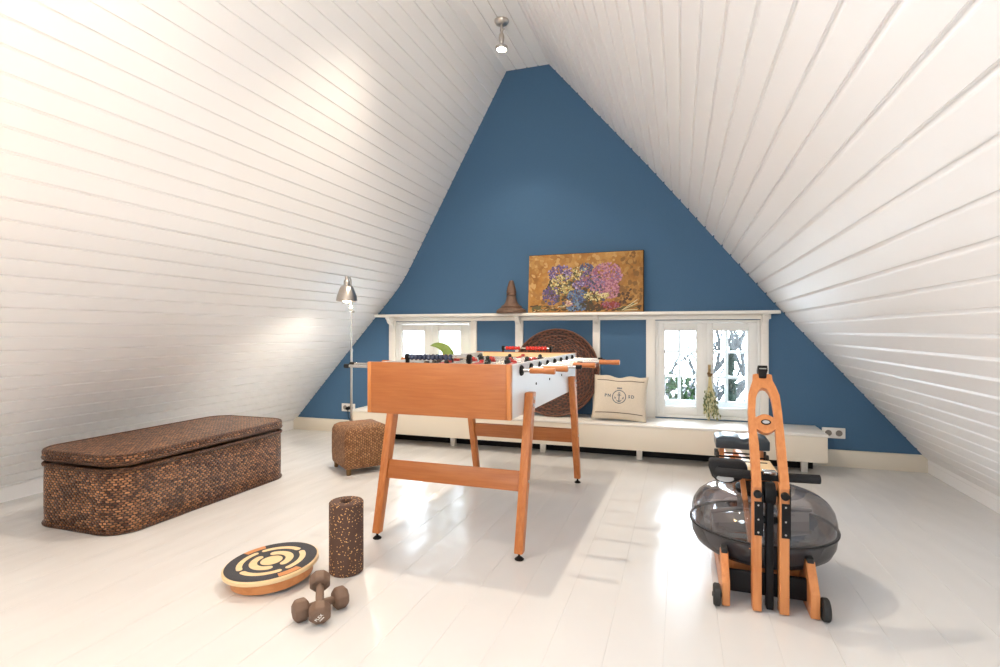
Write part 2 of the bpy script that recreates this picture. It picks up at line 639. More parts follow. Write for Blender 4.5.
def boarded(name, pl, pitch, side, prof, segs, label_kind='structure'):
    """Lapped boards along y following the polyline pl; prof: (fraction, depth)."""
    T_ = total(pl)
    mb = MB()
    for s0, s1, y0, y1 in segs:
        s1 = min(s1, T_ - 1e-6)
        pts = []
        ss = [(s0, 0.0)] + [((k + fr) * pitch, dp) for k in range(int(T_ / pitch) + 1) for fr, dp in prof if s0 < (k + fr) * pitch < s1] + [(s1, 0.0)]
        for q, dp in ss:
            (x, z), d = at_len(pl, q)
            pts.append((x - d[1] * side * dp, z + d[0] * side * dp))
        back = []
        for i in range(9):
            (x, z), d = at_len(pl, s0 + (s1 - s0) * i / 8)
            back.append((x - d[1] * side * 0.07, z + d[0] * side * 0.07))
        poly = pts + back[::-1]
        mb.prism(poly, lambda p: (p[0], y0, p[1]), lambda p: (p[0], y1, p[1]))
    o = mb.build(name, M['white_board'], smooth=False)
    return tag(o, kind=label_kind)


# groove: the board face, a small cove, the flat recess, a sharp step back to the next face
PROF_L = [(0.0, 0.0), (0.85, 0.0), (0.87, 0.002), (0.90, 0.010), (0.975, 0.011), (0.977, 0.0)]
PROF_R = [(0.0, 0.0), (0.78, 0.0), (0.782, 0.012), (0.84, 0.012), (0.89, 0.007), (0.95, 0.001)]
boarded('wall_left', LEFT, 0.0945, -1, PROF_L, [(0, 9, YF, -1.50), (0, 0.945, -1.50, -0.40), (1.89, 9, -1.50, -0.40), (0, 9, -0.40, YW + 0.06)])
boarded('wall_right', RIGHT, 0.1035, 1, PROF_R, [(0, 9, YF, YW + 0.06)])
boarded('ceiling', [(-1.545, 3.480), (-1.126, 3.480)], 0.105, 1, [(0, 0), (0.90, 0), (0.92, 0.010), (0.99, 0.010)], [(0, 9, YF, YW + 0.06)])

# floor: planks running away from the camera with narrow seams
mb = MB()
pw, off = 0.1815, -0.0512
x = off - pw * 24
pts = []
while x < 2.6:
    pts += [(x + 0.0006, -0.0012), (x + 0.0012, 0.0), (x + pw - 0.0006, 0.0), (x + pw - 0.0003, -0.0012)]
    x += pw
poly = pts + [(pts[-1][0], -0.08), (pts[0][0], -0.08)]
mb.prism(poly, lambda p: (p[0], YF - 0.2, p[1]), lambda p: (p[0], YW + 0.3, p[1]))
tag(mb.build('floor', M['floor'], smooth=False), kind='structure')

WIN = [(-2.700, -1.890, 0.318, 1.140), (-0.200, 0.616, 0.318, 1.140)]


def gable(name, y0, y1, openings, mat):
    """Gable wall between the two slopes with rectangular openings cut right through."""
    def top(x):
        prof = sorted([(a - 0.03, b) for a, b in LEFT] + [(a + 0.03, b) for a, b in RIGHT])
        for a, b in zip(prof, prof[1:]):
            if a[0] <= x <= b[0]:
                t = (x - a[0]) / max(b[0] - a[0], 1e-9)
                return min(a[1] + (b[1] - a[1]) * t, 3.50) + 0.02
        return 0.02
    xs = sorted(set([a - 0.03 for a, b in LEFT] + [a + 0.03 for a, b in RIGHT] + [v for w in openings for v in w[:2]]))
    mb = MB()
    for a, b in zip(xs, xs[1:]):
        if b - a < 1e-4:
            continue
        w = [o for o in openings if o[0] <= a + 1e-6 and b - 1e-6 <= o[1]]
        spans = [(0, 0, top(a + 1e-6), top(b - 1e-6))] if not w else [(0, 0, w[0][2], w[0][2]), (w[0][3], w[0][3], top(a + 1e-6), top(b - 1e-6))]
        for za0, zb0, za1, zb1 in spans:
            mb.prism([(a, za0), (b, zb0), (b, zb1), (a, za1)], lambda p: (p[0], y0, p[1]), lambda p: (p[0], y1, p[1]))
    bmesh.ops.remove_doubles(mb.bm, verts=mb.bm.verts, dist=1e-5)
    # drop the doubled faces between neighbouring columns
    seen = {}
    for f in list(mb.bm.faces):
        key = tuple(sorted(v.index for v in f.verts)) if False else tuple(sorted((round(v.co.x, 4), round(v.co.y, 4), round(v.co.z, 4)) for v in f.verts))
        seen.setdefault(key, []).append(f)
    kill = [f for v in seen.values() if len(v) > 1 for f in v]
    bmesh.ops.delete(mb.bm, geom=kill, context='FACES_ONLY')
    return tag(mb.build(name, mat, smooth=False), kind='structure')


gable('wall_back', YW, YW + 0.20, WIN, M['blue_paint'])
REAR = (-0.70, 0.10, 1.05, 1.85)
gable('wall_front', YF - 0.18, YF, [REAR], M['white_trim'])


# ---- windows in the gable
def casement_window(name, x0, x1, xm, panes, z0, z1, storm, blinds, handle_x=None):
    w = empty(name, ((x0 + x1) / 2, YW, z0), kind='structure')
    ox, oy, oz = w.location
    zp0, zp1 = 0.405, 1.058

    def fx(v):
        return v - ox
    mb = MB()
    # lining of the opening
    t = 0.022
    mb.bx(fx(x0), fx(x0 + t), -0.004, 0.19, 0, z1 - z0)
    mb.bx(fx(x1 - t), fx(x1), -0.004, 0.19, 0, z1 - z0)
    mb.bx(fx(x0 + t), fx(x1 - t), -0.004, 0.19, z1 - z0 - t, z1 - z0)
    mb.bx(fx(x0 + t), fx(x1 - t), -0.004, 0.19, 0, t)
    mb.build('window_frame', M['window_white'], w, 0.003)
    for k, ((a, b), (pa, pb)) in enumerate(zip(((x0 + t, xm - 0.002), (xm + 0.002, x1 - t)), panes)):
        s = MB()
        ya, yb = 0.004, 0.044
        za, zb = z0 + t + 0.002 - oz, z1 - t - 0.002 - oz
        s.bx(fx(a), fx(pa), ya, yb, za, zb)
        s.bx(fx(pb), fx(b), ya, yb, za, zb)
        s.bx(fx(pa), fx(pb), ya, yb, za, zp0 - oz)
        s.bx(fx(pa), fx(pb), ya, yb, zp1 - oz, zb)
        # glazing bead
        for q in ((pa, pa + 0.008, zp0, zp1), (pb - 0.008, pb, zp0, zp1), (pa, pb, zp0, zp0 + 0.008), (pa, pb, zp1 - 0.008, zp1)):
            s.bx(fx(q[0]), fx(q[1]), ya + 0.012, yb - 0.006, q[2] - oz, q[3] - oz)
        if k == 0:
            s.bx(fx(xm - 0.012), fx(xm + 0.016), -0.004, ya + 0.0005, za, zb)      # cover strip over the meeting gap
        so = s.build('sash', M['window_white'], w, 0.0025)
        g = MB()
        g.bx(fx(pa - 0.004), fx(pb + 0.004), 0.026, 0.030, zp0 - oz - 0.004, zp1 - oz + 0.004)
        g.build('pane', M['pane'], so)
        if blinds and blinds[k]:
            bl = MB()
            n = 26
            prev = None
            for i in range(n + 1):
                xx = a + 0.02 + (b - a - 0.04) * i / n
                yy = 0.085 + 0.006 * math.sin(i * 2.4)
                cur = (bl.bm.verts.new((fx(xx), yy, 0.03)), bl.bm.verts.new((fx(xx), yy, z1 - z0 - 0.03)))
                if prev:
                    bl.bm.faces.new([prev[0], cur[0], cur[1], prev[1]])
                prev = cur
            bo = bl.build('sheer_curtain', M['sheer'], w)
            sm = bo.modifiers.new('thickness', 'SOLIDIFY')
            sm.thickness = 0.0015
        if storm:
            # second, outer sash with glazing bars
            o = MB()
            yo0, yo1 = 0.15, 0.175
            vx = storm[k]
            o.bx(fx(a), fx(pa + 0.006), yo0, yo1, 0.02, z1 - z0 - 0.02)
            o.bx(fx(pb - 0.006), fx(b), yo0, yo1, 0.02, z1 - z0 - 0.02)
            o.bx(fx(pa + 0.006), fx(pb - 0.006), yo0, yo1, 0.02, 0.450 - oz)
            o.bx(fx(pa + 0.006), fx(pb - 0.006), yo0, yo1, 1.06 - oz, z1 - z0 - 0.02)
            o.bx(fx(vx - 0.013), fx(vx + 0.013), yo0, yo1, 0.448 - oz, 1.062 - oz)
            for zz in (0.655, 0.872):
                o.bx(fx(pa), fx(pb), yo0 + 0.001, yo1 - 0.001, zz - 0.011 - oz, zz + 0.011 - oz)
            oo = o.build('outer_sash', M['outer_white'], w, 0.002)
            g = MB()
            g.bx(fx(pa), fx(pb), 0.161, 0.164, 0.44 - oz, 1.07 - oz)
            g.build('pane', M['pane'], oo)
    # hinges
    for hx in (x0 + t, x1 - t):
        for hz in (0.50, 0.98):
            h = MB()
            h.cyl((fx(hx), -0.004, hz - oz - 0.028), (fx(hx), -0.004, hz - oz + 0.028), 0.005, n=10)
            h.build('hinge', M['window_white'], w)
    if handle_x is not None:
        h = MB()
        h.bx(fx(handle_x - 0.011), fx(handle_x + 0.011), -0.004, 0.006, 0.70 - oz, 0.77 - oz)
        h.cyl((fx(handle_x), -0.004, 0.755 - oz), (fx(handle_x), -0.04, 0.755 - oz), 0.006, n=10)
        h.cyl((fx(handle_x), -0.038, 0.765 - oz), (fx(handle_x), -0.034, 0.69 - oz), 0.007, 0.006, n=10)
        h.build('window_handle', M['brass'], w, 0.001)
    return w


casement_window('window_1', -2.700, -1.890, -2.318, [(-2.642, -2.393), (-2.242, -2.006)], 0.318, 1.140, None, (True, True), -2.318)
casement_window('window_2', -0.200, 0.616, 0.195, [(-0.129, 0.134), (0.258, 0.530)], 0.318, 1.140, (-0.006, 0.374), None, 0.232)

# unseen window added behind the camera as daylight fill
w = empty('fill_window', ((REAR[0] + REAR[1]) / 2, YF, REAR[2]), kind='structure')
hw, hh = (REAR[1] - REAR[0]) / 2, REAR[3] - REAR[2]
mb = MB()
for a, b, c, d in ((-hw, -hw + 0.06, 0, hh), (hw - 0.06, hw, 0, hh), (-hw, hw, 0, 0.06), (-hw, hw, hh - 0.06, hh), (-0.04, 0.04, 0, hh)):
    mb.bx(a, b, -0.10, -0.04, c, d)
mb.build('window_frame', M['window_white'], w)
mb = MB()
mb.bx(-hw + 0.05, hw - 0.05, -0.073, -0.069, 0.05, hh - 0.05)
mb.build('pane', M['pane'], w)

# roof window in the left slope, behind the camera
w = empty('window_4', (-2.240, -0.95, 2.240), kind='structure')
w.rotation_euler = (0, R(-60.8), 0)
mb = MB()
for a, b, c, d in ((-0.47, 0.47, -0.55, -0.49), (-0.47, 0.47, 0.49, 0.55), (-0.47, -0.41, -0.49, 0.49), (0.41, 0.47, -0.49, 0.49)):
    mb.bx(a, b, c, d, -0.01, 0.06)
mb.build('window_frame', M['window_white'], w)
mb = MB()
mb.bx(-0.42, 0.42, -0.50, 0.50, 0.024, 0.028)
mb.build('pane', M['pane'], w)

# ---- posts between the panels of the gable wall
n_trim = 0
for (a, b) in ((-2.772, -2.700), (-1.890, -1.832), (-1.448, -1.374), (-0.732, -0.668), (-0.276, -0.200), (0.616, 0.674)):
    n_trim += 1
    mb = MB()
    mb.bx(a, b, YW - 0.022, YW + 0.002, 0.306, 1.146)
    tag(mb.build('trim_%d' % n_trim, M['white_trim'], None, 0.003), kind='structure')

# ---- shelf on top of the posts
sh = empty('wall_shelf', (-1.06, YW, 1.19), 0, 'long white shelf board across the blue gable wall above both windows', 'shelf')
sx, sz = sh.location.x, sh.location.z
mb = MB()
mb.prism([(-2.905, 4.79), (0.765, 4.79), (0.742, 4.65), (-2.870, 4.65)][::-1], lambda p: (p[0] - sx, p[1] - YW, -0.004), lambda p: (p[0] - sx, p[1] - YW, 0.022))
mb.build('shelf_board', M['white_trim'], sh, 0.004)
mb = MB()
mb.bx(-2.790 - sx, 0.690 - sx, -0.03, 0.0, -0.044, -0.004)
mb.build('apron', M['white_trim'], sh, 0.003)
corb = [(0, 0), (-0.115, 0), (-0.115, -0.018), (-0.095, -0.026), (-0.088, -0.045), (-0.07, -0.062), (-0.045, -0.07), (-0.036, -0.09), (-0.030, -0.12), (-0.022, -0.15), (-0.012, -0.16), (0, -0.16)]
for cx_ in (-2.736, -1.411, -0.700, 0.645):
    mb = MB()
    mb.prism(corb, lambda p: (cx_ - 0.022 - sx, p[0] - 0.0, p[1] - 0.004), lambda p: (cx_ + 0.022 - sx, p[0] - 0.0, p[1] - 0.004))
    mb.build('bracket', M['white_trim'], sh, 0.002)

# ---- baseboards
for i, (a, b) in enumerate(((-3.935, -2.90), (0.96, 1.737))):
    mb = MB()
    mb.prism([(0, 0), (-0.020, 0), (-0.020, 0.115), (-0.014, 0.128), (0, 0.130)], lambda p: (a, YW + p[0], p[1]), lambda p: (b, YW + p[0], p[1]))
    tag(mb.build('baseboard_back' if i == 0 else 'baseboard_back_right', M['cream_lacquer'], None, 0.002), kind='structure')
mb = MB()
mb.prism([(-3.96, 0), (-3.932, 0), (-3.932, 0.105), (-3.955, 0.11)], lambda p: (p[0], YF, p[1]), lambda p: (p[0], YW, p[1]))
tag(mb.build('baseboard_left', M['white_board']), kind='structure')
mb = MB()
mb.prism([(1.77, 0), (1.739, 0), (1.739, 0.07), (1.735, 0.075), (1.735, 0.115), (1.76, 0.12)], lambda p: (p[0], YF, p[1]), lambda p: (p[0], YW, p[1]))
tag(mb.build('baseboard_right', M['white_board'], smooth=False), kind='structure')

# ------------------------------------------------------------------ low bench under the windows
be = empty('low_bench', (-0.97, 4.58, 0), 0, 'long low white boxed bench on short feet under the windows', 'bench')
mb = MB()
mb.bx(-1.97, 1.97, -0.20, 0.205, 0.103, 0.290)
mb.build('bench_body', M['cream_lacquer'], be, 0.004)
mb = MB()
mb.bx(-1.975, 1.975, -0.205, 0.207, 0.291, 0.309)
mb.build('bench_top', M['white_trim'], be, 0.004)
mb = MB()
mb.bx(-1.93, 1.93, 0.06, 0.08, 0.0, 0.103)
mb.build('shade_board', M['black_plastic'], be)  # black board added as the dark shade under the bench
for lx in (-1.85, -1.0, -0.155, 0.655, 1.45, 1.85):
    mb = MB()
    mb.bx(lx - 0.022, lx + 0.022, -0.06, -0.02, 0, 0.104)
    mb.build('bench_foot', M['white_trim'], be, 0.002)

# ------------------------------------------------------------------ foosball table
tb = empty('foosball_table', (-1.0897, 2.3182, 0), -0.0205, 'foosball table with orange oak end panel and splayed legs', 'game table')
Wl, Wr, Lt, ZB, ZT = -0.384, 0.367, 1.458, 0.646, 0.897
for k, (ya, yb) in enumerate(((0.0, 0.026), (Lt - 0.026, Lt))):
    mb = MB()
    mb.bx(Wl + 0.022, Wr - 0.022, ya, yb, ZB, ZT)
    mb.build('end_panel', M['orange_oak'], tb, 0.0015)
    for sgn in (-1, 1):
        mb = MB()
        xa, xb = (Wr - 0.021, Wr) if sgn > 0 else (Wl, Wl + 0.021)
        mb.bx(xa, xb, ya, yb, ZB, ZT)
        mb.build('corner_post', M['pale_oak'], tb, 0.002)
for sgn in (-1, 1):
    mb = MB()
    xa, xb = (0.345, 0.3665) if sgn > 0 else (-0.342, -0.322)
    mb.bx(xa, xb, 0.03, Lt - 0.03, ZB + 0.002, ZT - 0.002)
    # bolt heads
    mb.mi = 1
    for yy in (0.42, 0.70, 1.0):
        mb.cyl((xb - 0.002 if sgn > 0 else xa + 0.002, yy, 0.775), (xb + 0.003 if sgn > 0 else xa - 0.003, yy, 0.775), 0.007, n=12)
    mb.build('side_panel', [M['table_white'], M['black_plastic']], tb, 0.0)
mb = MB()
mb.bx(-0.322, 0.345, 0.026, Lt - 0.026, 0.735, 0.752)
mb.build('playfield', M['field'], tb)
mb = MB()
mb.bx(-0.322, 0.345, 0.026, Lt - 0.026, ZB + 0.004, ZB + 0.016)
mb.build('underside', M['table_white'], tb)
for ya, yb in ((0.0265, 0.05), (Lt - 0.05, Lt - 0.0265)):
    mb = MB()
    mb.bx(-0.321, 0.344, ya, yb, 0.752, ZT - 0.004)
    mb.build('goal_board', M['birch'], tb, 0.002)
# legs: leaning outward along the table
for sx_ in (-1, 1):
    for k in (0, 1):
        yt, yf = (0.245, 0.062) if k == 0 else (Lt - 0.245, Lt - 0.062)
        lx = 0.388 if sx_ > 0 else -0.366
        t = 0.0208
        zb_, zt_ = 0.030, 0.750
        dyb, dyt = 0.020, 0.032
        mb = MB()
        xin, xout = (lx - t, lx + t)
        if sx_ < 0:
            xin, xout = lx - t, lx + t
        mb.hexa([(xin, yf - dyb, zb_), (xout, yf - dyb, zb_), (xout, yf + dyb, zb_), (xin, yf + dyb, zb_)],
                [(xin, yt - dyt, zt_), (xout, yt - dyt, zt_), (xout, yt + dyt, zt_), (xin, yt + dyt, zt_)])
        lg = mb.build('leg', M['orange_oak_upright'], tb, 0.005)
        f = MB()
        f.cyl((lx, yf, 0.008), (lx, yf, 0.034), 0.006, n=12)
        f.lathe([(0.021, 0.0), (0.022, 0.004), (0.014, 0.011), (0.007, 0.016)], (lx, yf, 0), 20)
        f.build('leveling_foot', M['black_plastic'], lg)
        for zz, yy in ((0.722, yt - (0.010 if k == 0 else -0.010)), (0.690, yt - (0.02 if k == 0 else -0.02)), (0.34, yf + (yt - yf) * 0.42)):
            f = MB()
            f.cyl((lx + sx_ * 0.021, yy, zz), (lx + sx_ * 0.026, yy, zz), 0.008, n=12)
            f.build('leg_bolt', M['steel'], lg)
for k in (0, 1):
    yc = 0.062 + 0.183 * 0.42 if k == 0 else Lt - 0.062 - 0.183 * 0.42
    mb = MB()
    mb.box((0.0115, yc, 0.338), (0.710, 0.024, 0.095), Euler((R(-13 if k == 0 else 13), 0, 0)))
    mb.build('stretcher', M['orange_oak'], tb, 0.003)


def player_mesh(mat, name='player'):
    mb = MB()
    mb.box((0, 0, -0.012), (0.024, 0.016, 0.055))
    mb.box((0, 0, -0.058), (0.020, 0.011, 0.05))
    mb.box((0, 0.004, -0.088), (0.022, 0.022, 0.016))
    mb.box((0, 0, 0.012), (0.034, 0.018, 0.022))
    mb.sph((0, 0, 0.034), 0.0125, 12, 8)
    return mb.build(name, mat, None, 0.002)


PB, PR = player_mesh(M['player_black']), player_mesh(M['player_red'])
# rod grip: turned wood
grip = MB()
grip.lathe([(0.009, 0.0), (0.0145, 0.003), (0.0145, 0.02), (0.0135, 0.06), (0.0155, 0.11), (0.0155, 0.12), (0.012, 0.124), (0.0, 0.125)], n=18,
           mat=Matrix.Rotation(R(90), 4, 'Y'))
G0 = grip.build('handle', M['orange_oak'])
bear = MB()
bear.lathe([(0.0085, -0.004), (0.025, -0.004), (0.0265, 0.0), (0.023, 0.007), (0.0135, 0.010), (0.0085, 0.010)], n=20, mat=Matrix.Rotation(R(90), 4, 'Y'))
B0 = bear.build('bearing', M['black_plastic'])
bump = MB()
bump.lathe([(0.0085, -0.012), (0.0155, -0.012), (0.017, 0.0), (0.0155, 0.012), (0.0085, 0.012)], n=16, mat=Matrix.Rotation(R(90), 4, 'Y'))
U0 = bump.build('bumper', M['black_rubber'])
first = {}


def reuse(o, parent, loc, rot=(0, 0, 0)):
    """The first use takes the object itself, later ones copies of it."""
    if o.name not in first:
        first[o.name] = 1
        c = o
    else:
        c = o.copy()
        COL.objects.link(c)
    c.parent = parent
    c.location, c.rotation_euler = loc, rot
    return c


ROD_Z = 0.862
# (side of the grip, outer end of the grip, players, team, turn)
RODS = [(1, 0.535, 1, PB, 15, 1.045), (1, 0.560, 2, PB, 50, 1.15), (-1, -0.60, 3, PR, 95, 1.075), (1, 0.640, 5, PB, 20, 1.075),
        (-1, -0.66, 5, PR, 60, 1.075), (1, 0.730, 3, PB, 25, 1.075), (-1, -0.58, 2, PR, 80, 1.075), (-1, -0.62, 1, PR, 95, 1.075)]
for k, (sd, xe, npl, team, turn, rlen) in enumerate(RODS):
    yy = 0.156 + 0.164 * k
    rod = MB()
    xi = xe - sd * 0.120
    far = xi - sd * rlen
    rod.cyl((xi, yy, ROD_Z), (far, yy, ROD_Z), 0.0080, n=14)
    ro = rod.build('rod', M['chrome'], tb)
    reuse(G0, ro, (xi - sd * 0.005, yy, ROD_Z), (0, 0, 0 if sd > 0 else PI))
    cap = MB()
    cap.cyl((far, yy, ROD_Z), (far + sd * 0.03, yy, ROD_Z), 0.0115, n=14)
    cap.build('end_cap', M['black_plastic'], ro, 0.002)
    sh_ = xe - sd * 0.60          # how far the rod is pushed
    for j in range(npl):
        xx = (j - (npl - 1) / 2) * (0.60 / max(npl, 2)) + max(-0.05, min(0.05, sh_ * 0.3))
        reuse(team, ro, (xx, yy, ROD_Z), (R(turn), 0, 0))
    for b_ in (-1, 1):
        reuse(U0, ro, (0.328 if b_ > 0 else -0.305, yy, ROD_Z))
    for b_ in (-1, 1):
        reuse(B0, tb, (0.369 if b_ > 0 else -0.345, yy, ROD_Z), (0, 0, 0 if b_ > 0 else PI))
# score counters on both ends
bd = MB()
bd.lathe([(0.004, -0.0105), (0.011, -0.0095), (0.0155, -0.003), (0.0155, 0.003), (0.011, 0.0095), (0.004, 0.0105)], n=14, mat=Matrix.Rotation(R(90), 4, 'Y'))
BN = bd.build('score_bead', M['navy_bead'])
bd = MB()
bd.lathe([(0.004, -0.0105), (0.010, -0.0095), (0.014, -0.003), (0.014, 0.003), (0.010, 0.0095), (0.004, 0.0105)], n=14, mat=Matrix.Rotation(R(90), 4, 'Y'))
BR = bd.build('score_bead', M['red_bead'])
for (yy, xa, xb, src, spots) in ((0.013, -0.165, 0.160, BN, [-0.140 + 0.0225 * i for i in range(10)]),
                                 (Lt - 0.013, -0.175, 0.185, BR, [-0.145 + 0.0225 * i for i in range(5)] + [0.01 + 0.0225 * i for i in range(7)])):
    mb = MB()
    mb.cyl((xa, yy, 0.925), (xb, yy, 0.925), 0.004, n=10)
    ro = mb.build('score_rod', M['steel'], tb)
    for xx in (xa, xb):
        br = MB()
        br.bx(xx - 0.006, xx + 0.006, yy - 0.010, yy + 0.010, ZT, 0.925)
        br.cyl((xx - 0.008, yy, 0.925), (xx + 0.008, yy, 0.925), 0.0165, n=16)
        br.build('score_bracket', M['black_plastic'], ro, 0.001)
    for xx in spots:
        reuse(src, ro, (xx, yy, 0.925))

# ------------------------------------------------------------------ rowing machine
rw = empty('rowing_machine', (0.32, 2.24, 0), 0, 'wooden water rowing machine with smoky round tank and black handle', 'rowing machine')
ox, oy = 0.32, 2.24
# tank
tk = (0.333 - ox, 2.572 - oy, 0)
mb = MB()
mb.lathe([(0.0000, 0.108), (0.1924, 0.108), (0.2357, 0.116), (0.2655, 0.138), (0.2809, 0.170), (0.2857, 0.212), (0.2915, 0.216), (0.2915, 0.222), (0.2809, 0.222), (0.2751, 0.180), (0.2578, 0.150), (0.2309, 0.128), (0.0000, 0.118)], tk, 56)
bowl = mb.build('tank_bowl', M['tank_bowl'], rw)
mb = MB()
mb.lathe([(0.2915, 0.223), (0.2915, 0.229), (0.2857, 0.232), (0.2838, 0.265), (0.2751, 0.300), (0.2559, 0.330), (0.2261, 0.352), (0.1876, 0.364), (0.1539, 0.366), (0.1154, 0.354), (0.0000, 0.352)], tk, 56)
dome = mb.build('tank_lid', M['tank_dome'], rw)
mb = MB()
mb.lathe([(0.2809, 0.2205), (0.2929, 0.2205), (0.2929, 0.2245), (0.2809, 0.2245), (0.2809, 0.2205)], tk, 56)
mb.build('tank_seam', M['black_plastic'], rw)
mb = MB()
mb.cyl((tk[0], tk[1], 0.125), (tk[0], tk[1], 0.34), 0.03, n=20)
for k in range(4):
    a = R(20 + 90 * k)
    m4 = Matrix.Translation((tk[0], tk[1], 0)) @ Matrix.Rotation(a, 4, 'Z')
    mb.box((0.12, 0, 0.21), (0.18, 0.012, 0.11), mat=m4)
    mb.cyl(m4 @ Vector((0.02, 0, 0.29)), m4 @ Vector((0.22, 0, 0.27)), 0.010, n=8)
mb.build('paddle', M['badge'], rw, 0.002)
mb = MB()
mb.lathe([(0.0, 0.350), (0.10, 0.352), (0.102, 0.372), (0.07, 0.380), (0.0, 0.380)], tk, 32)
mb.build('drive_hub', M['black_plastic'], rw)
# uprights with steel-black plates and knobs
for xa, xb in ((0.2575, 0.2885), (0.348, 0.381)):
    mb = MB()
    mb.prism([(-0.035, 0.006), (0.015, 0.0), (0.022, 0.02), (0.022, 0.468), (0.010, 0.482), (-0.023, 0.482), (-0.035, 0.468)],
             lambda p: (xa - ox, p[0], p[1]), lambda p: (xb - ox, p[0], p[1]))
    up = mb.build('upright', M['ash'], rw, 0.003)
    xm_ = (xa + xb) / 2 - ox
    mb = MB()
    mb.bx(xm_ - 0.010, xm_ + 0.0165, -0.040, -0.0345, 0.290, 0.415)
    mb.bx(xm_ + 0.0165, xm_ + 0.020, -0.040, 0.02, 0.285, 0.470)
    mb.mi = 1
    for zz in (0.302, 0.350, 0.403):
        mb.cyl((xm_ + 0.003, -0.0425, zz), (xm_ + 0.003, -0.0395, zz), 0.0035, n=10)
    mb.build('hinge_plate', [M['black_plastic'], M['steel']], up)
    mb = MB()
    mb.lathe([(0.013, 0.0), (0.0145, 0.004), (0.0145, 0.016), (0.011, 0.02), (0.0, 0.021)], n=18, mat=Matrix.Translation((xm_, -0.0355, 0.445)) @ Matrix.Rotation(R(90), 4, 'X'))
    mb.build('knob', M['black_plastic'], up)
# black belt column between the uprights
mb = MB()
mb.bx(0.306 - ox, 0.331 - ox, -0.02, 0.02, 0.010, 0.455)
mb.cyl((0.299 - ox, 0.005, 0.44), (0.338 - ox, 0.005, 0.44), 0.040, n=28)
mb.cyl((0.289 - ox, 0.005, 0.44), (0.3475 - ox, 0.005, 0.44), 0.012, n=16)
mb.cyl((0.289 - ox, 0.012, 0.335), (0.3475 - ox, 0.012, 0.335), 0.014, n=16)
mb.build('belt_column', M['black_plastic'], rw, 0.003)
# rear-leaning arch that carries the phone clip
arch_lo, arch_hi = Vector((0, -0.025, 0.455)), Vector((0, 0.222, 0.875))
ad = (arch_hi - arch_lo).normalized()
an = Vector((1, 0, 0)).cross(ad).normalized()
AL = (arch_hi - arch_lo).length


def arch_pt(p, d):
    q = arch_lo + ad * p[1] - an * d
    return (p[0] - ox + q.x, q.y, q.z)


def arch_strip(mb, outer, inner, d0, d1):
    """Band between two polylines of equal length, with thickness."""
    n = len(outer)
    vo0 = [mb.bm.verts.new(arch_pt(p, d0)) for p in outer]
    vi0 = [mb.bm.verts.new(arch_pt(p, d0)) for p in inner]
    vo1 = [mb.bm.verts.new(arch_pt(p, d1)) for p in outer]
    vi1 = [mb.bm.verts.new(arch_pt(p, d1)) for p in inner]
    for i in range(n - 1):
        mb.bm.faces.new([vo0[i], vo0[i + 1], vi0[i + 1], vi0[i]])
        mb.bm.faces.new([vo1[i + 1], vo1[i], vi1[i], vi1[i + 1]])
        mb.bm.faces.new([vo0[i + 1], vo0[i], vo1[i], vo1[i + 1]])
        mb.bm.faces.new([vi0[i], vi0[i + 1], vi1[i + 1], vi1[i]])
    for i in (0, n - 1):
        mb.bm.faces.new([vo0[i], vi0[i], vi1[i], vo1[i]])


def lerp(a, b, t):
    return (a[0] + (b[0] - a[0]) * t, a[1] + (b[1] - a[1]) * t)


def resample(pl, n):
    T_ = total(pl)
    return [at_len(pl, min(T_ * i / (n - 1), T_ - 1e-7))[0] for i in range(n)]


oL = [(0.2572, 0.010), (0.2575, 0.178), (0.2590, 0.310), (0.2640, 0.384), (0.2745, 0.421), (0.2840, 0.448), (0.2855, 0.477), (0.3205, 0.477)]
iL = [(0.2885, 0.010), (0.2895, 0.180), (0.2850, 0.235), (0.2850, 0.311), (0.2910, 0.370), (0.3010, 0.400), (0.3110, 0.412), (0.3205, 0.415)]
mid_ = 0.3205


mb = MB()
oL2 = resample(oL, 40)
iL2 = resample(iL, 40)
arch_strip(mb, oL2, iL2, -0.014, 0.014)
oR = [(0.3825, 0.010), (0.3815, 0.178), (0.3810, 0.310), (0.3780, 0.384), (0.3680, 0.421), (0.3575, 0.448), (0.3560, 0.477), (0.3205, 0.477)]
iR = [(0.3525, 0.010), (0.3510, 0.180), (0.3520, 0.235), (0.3520, 0.311), (0.3480, 0.370), (0.3390, 0.400), (0.3300, 0.412), (0.3205, 0.415)]
arch_strip(mb, resample(oR, 40), resample(iR, 40), -0.014, 0.014)
ar = mb.build('arch', M['ash'], rw, 0.0)
# oval cross piece with its badge
mb = MB()
top_ = [(0.284 + 0.069 * i / 20, 0.284 + 0.016 * math.sin(PI * i / 20)) for i in range(21)]
bot_ = [(0.284 + 0.069 * i / 20, 0.240 - 0.018 * math.sin(PI * i / 20)) for i in range(21)]
arch_strip(mb, top_, bot_, -0.013, 0.013)
cr = mb.build('cross_piece', M['ash'], rw)
mb = MB()
ov = [(0.3205 + 0.018 * math.cos(2 * PI * i / 28), 0.266 + 0.011 * math.sin(2 * PI * i / 28)) for i in range(28)]
mb.prism(ov, lambda p: arch_pt(p, -0.014), lambda p: arch_pt(p, -0.016))
ov2 = [(0.3205 + 0.013 * math.cos(2 * PI * i / 28), 0.266 + 0.007 * math.sin(2 * PI * i / 28)) for i in range(28)]
mb.mi = 1
mb.prism(ov2, lambda p: arch_pt(p, -0.0158), lambda p: arch_pt(p, -0.0172))
mb.build('badge', [M['black_plastic'], M['badge']], cr)
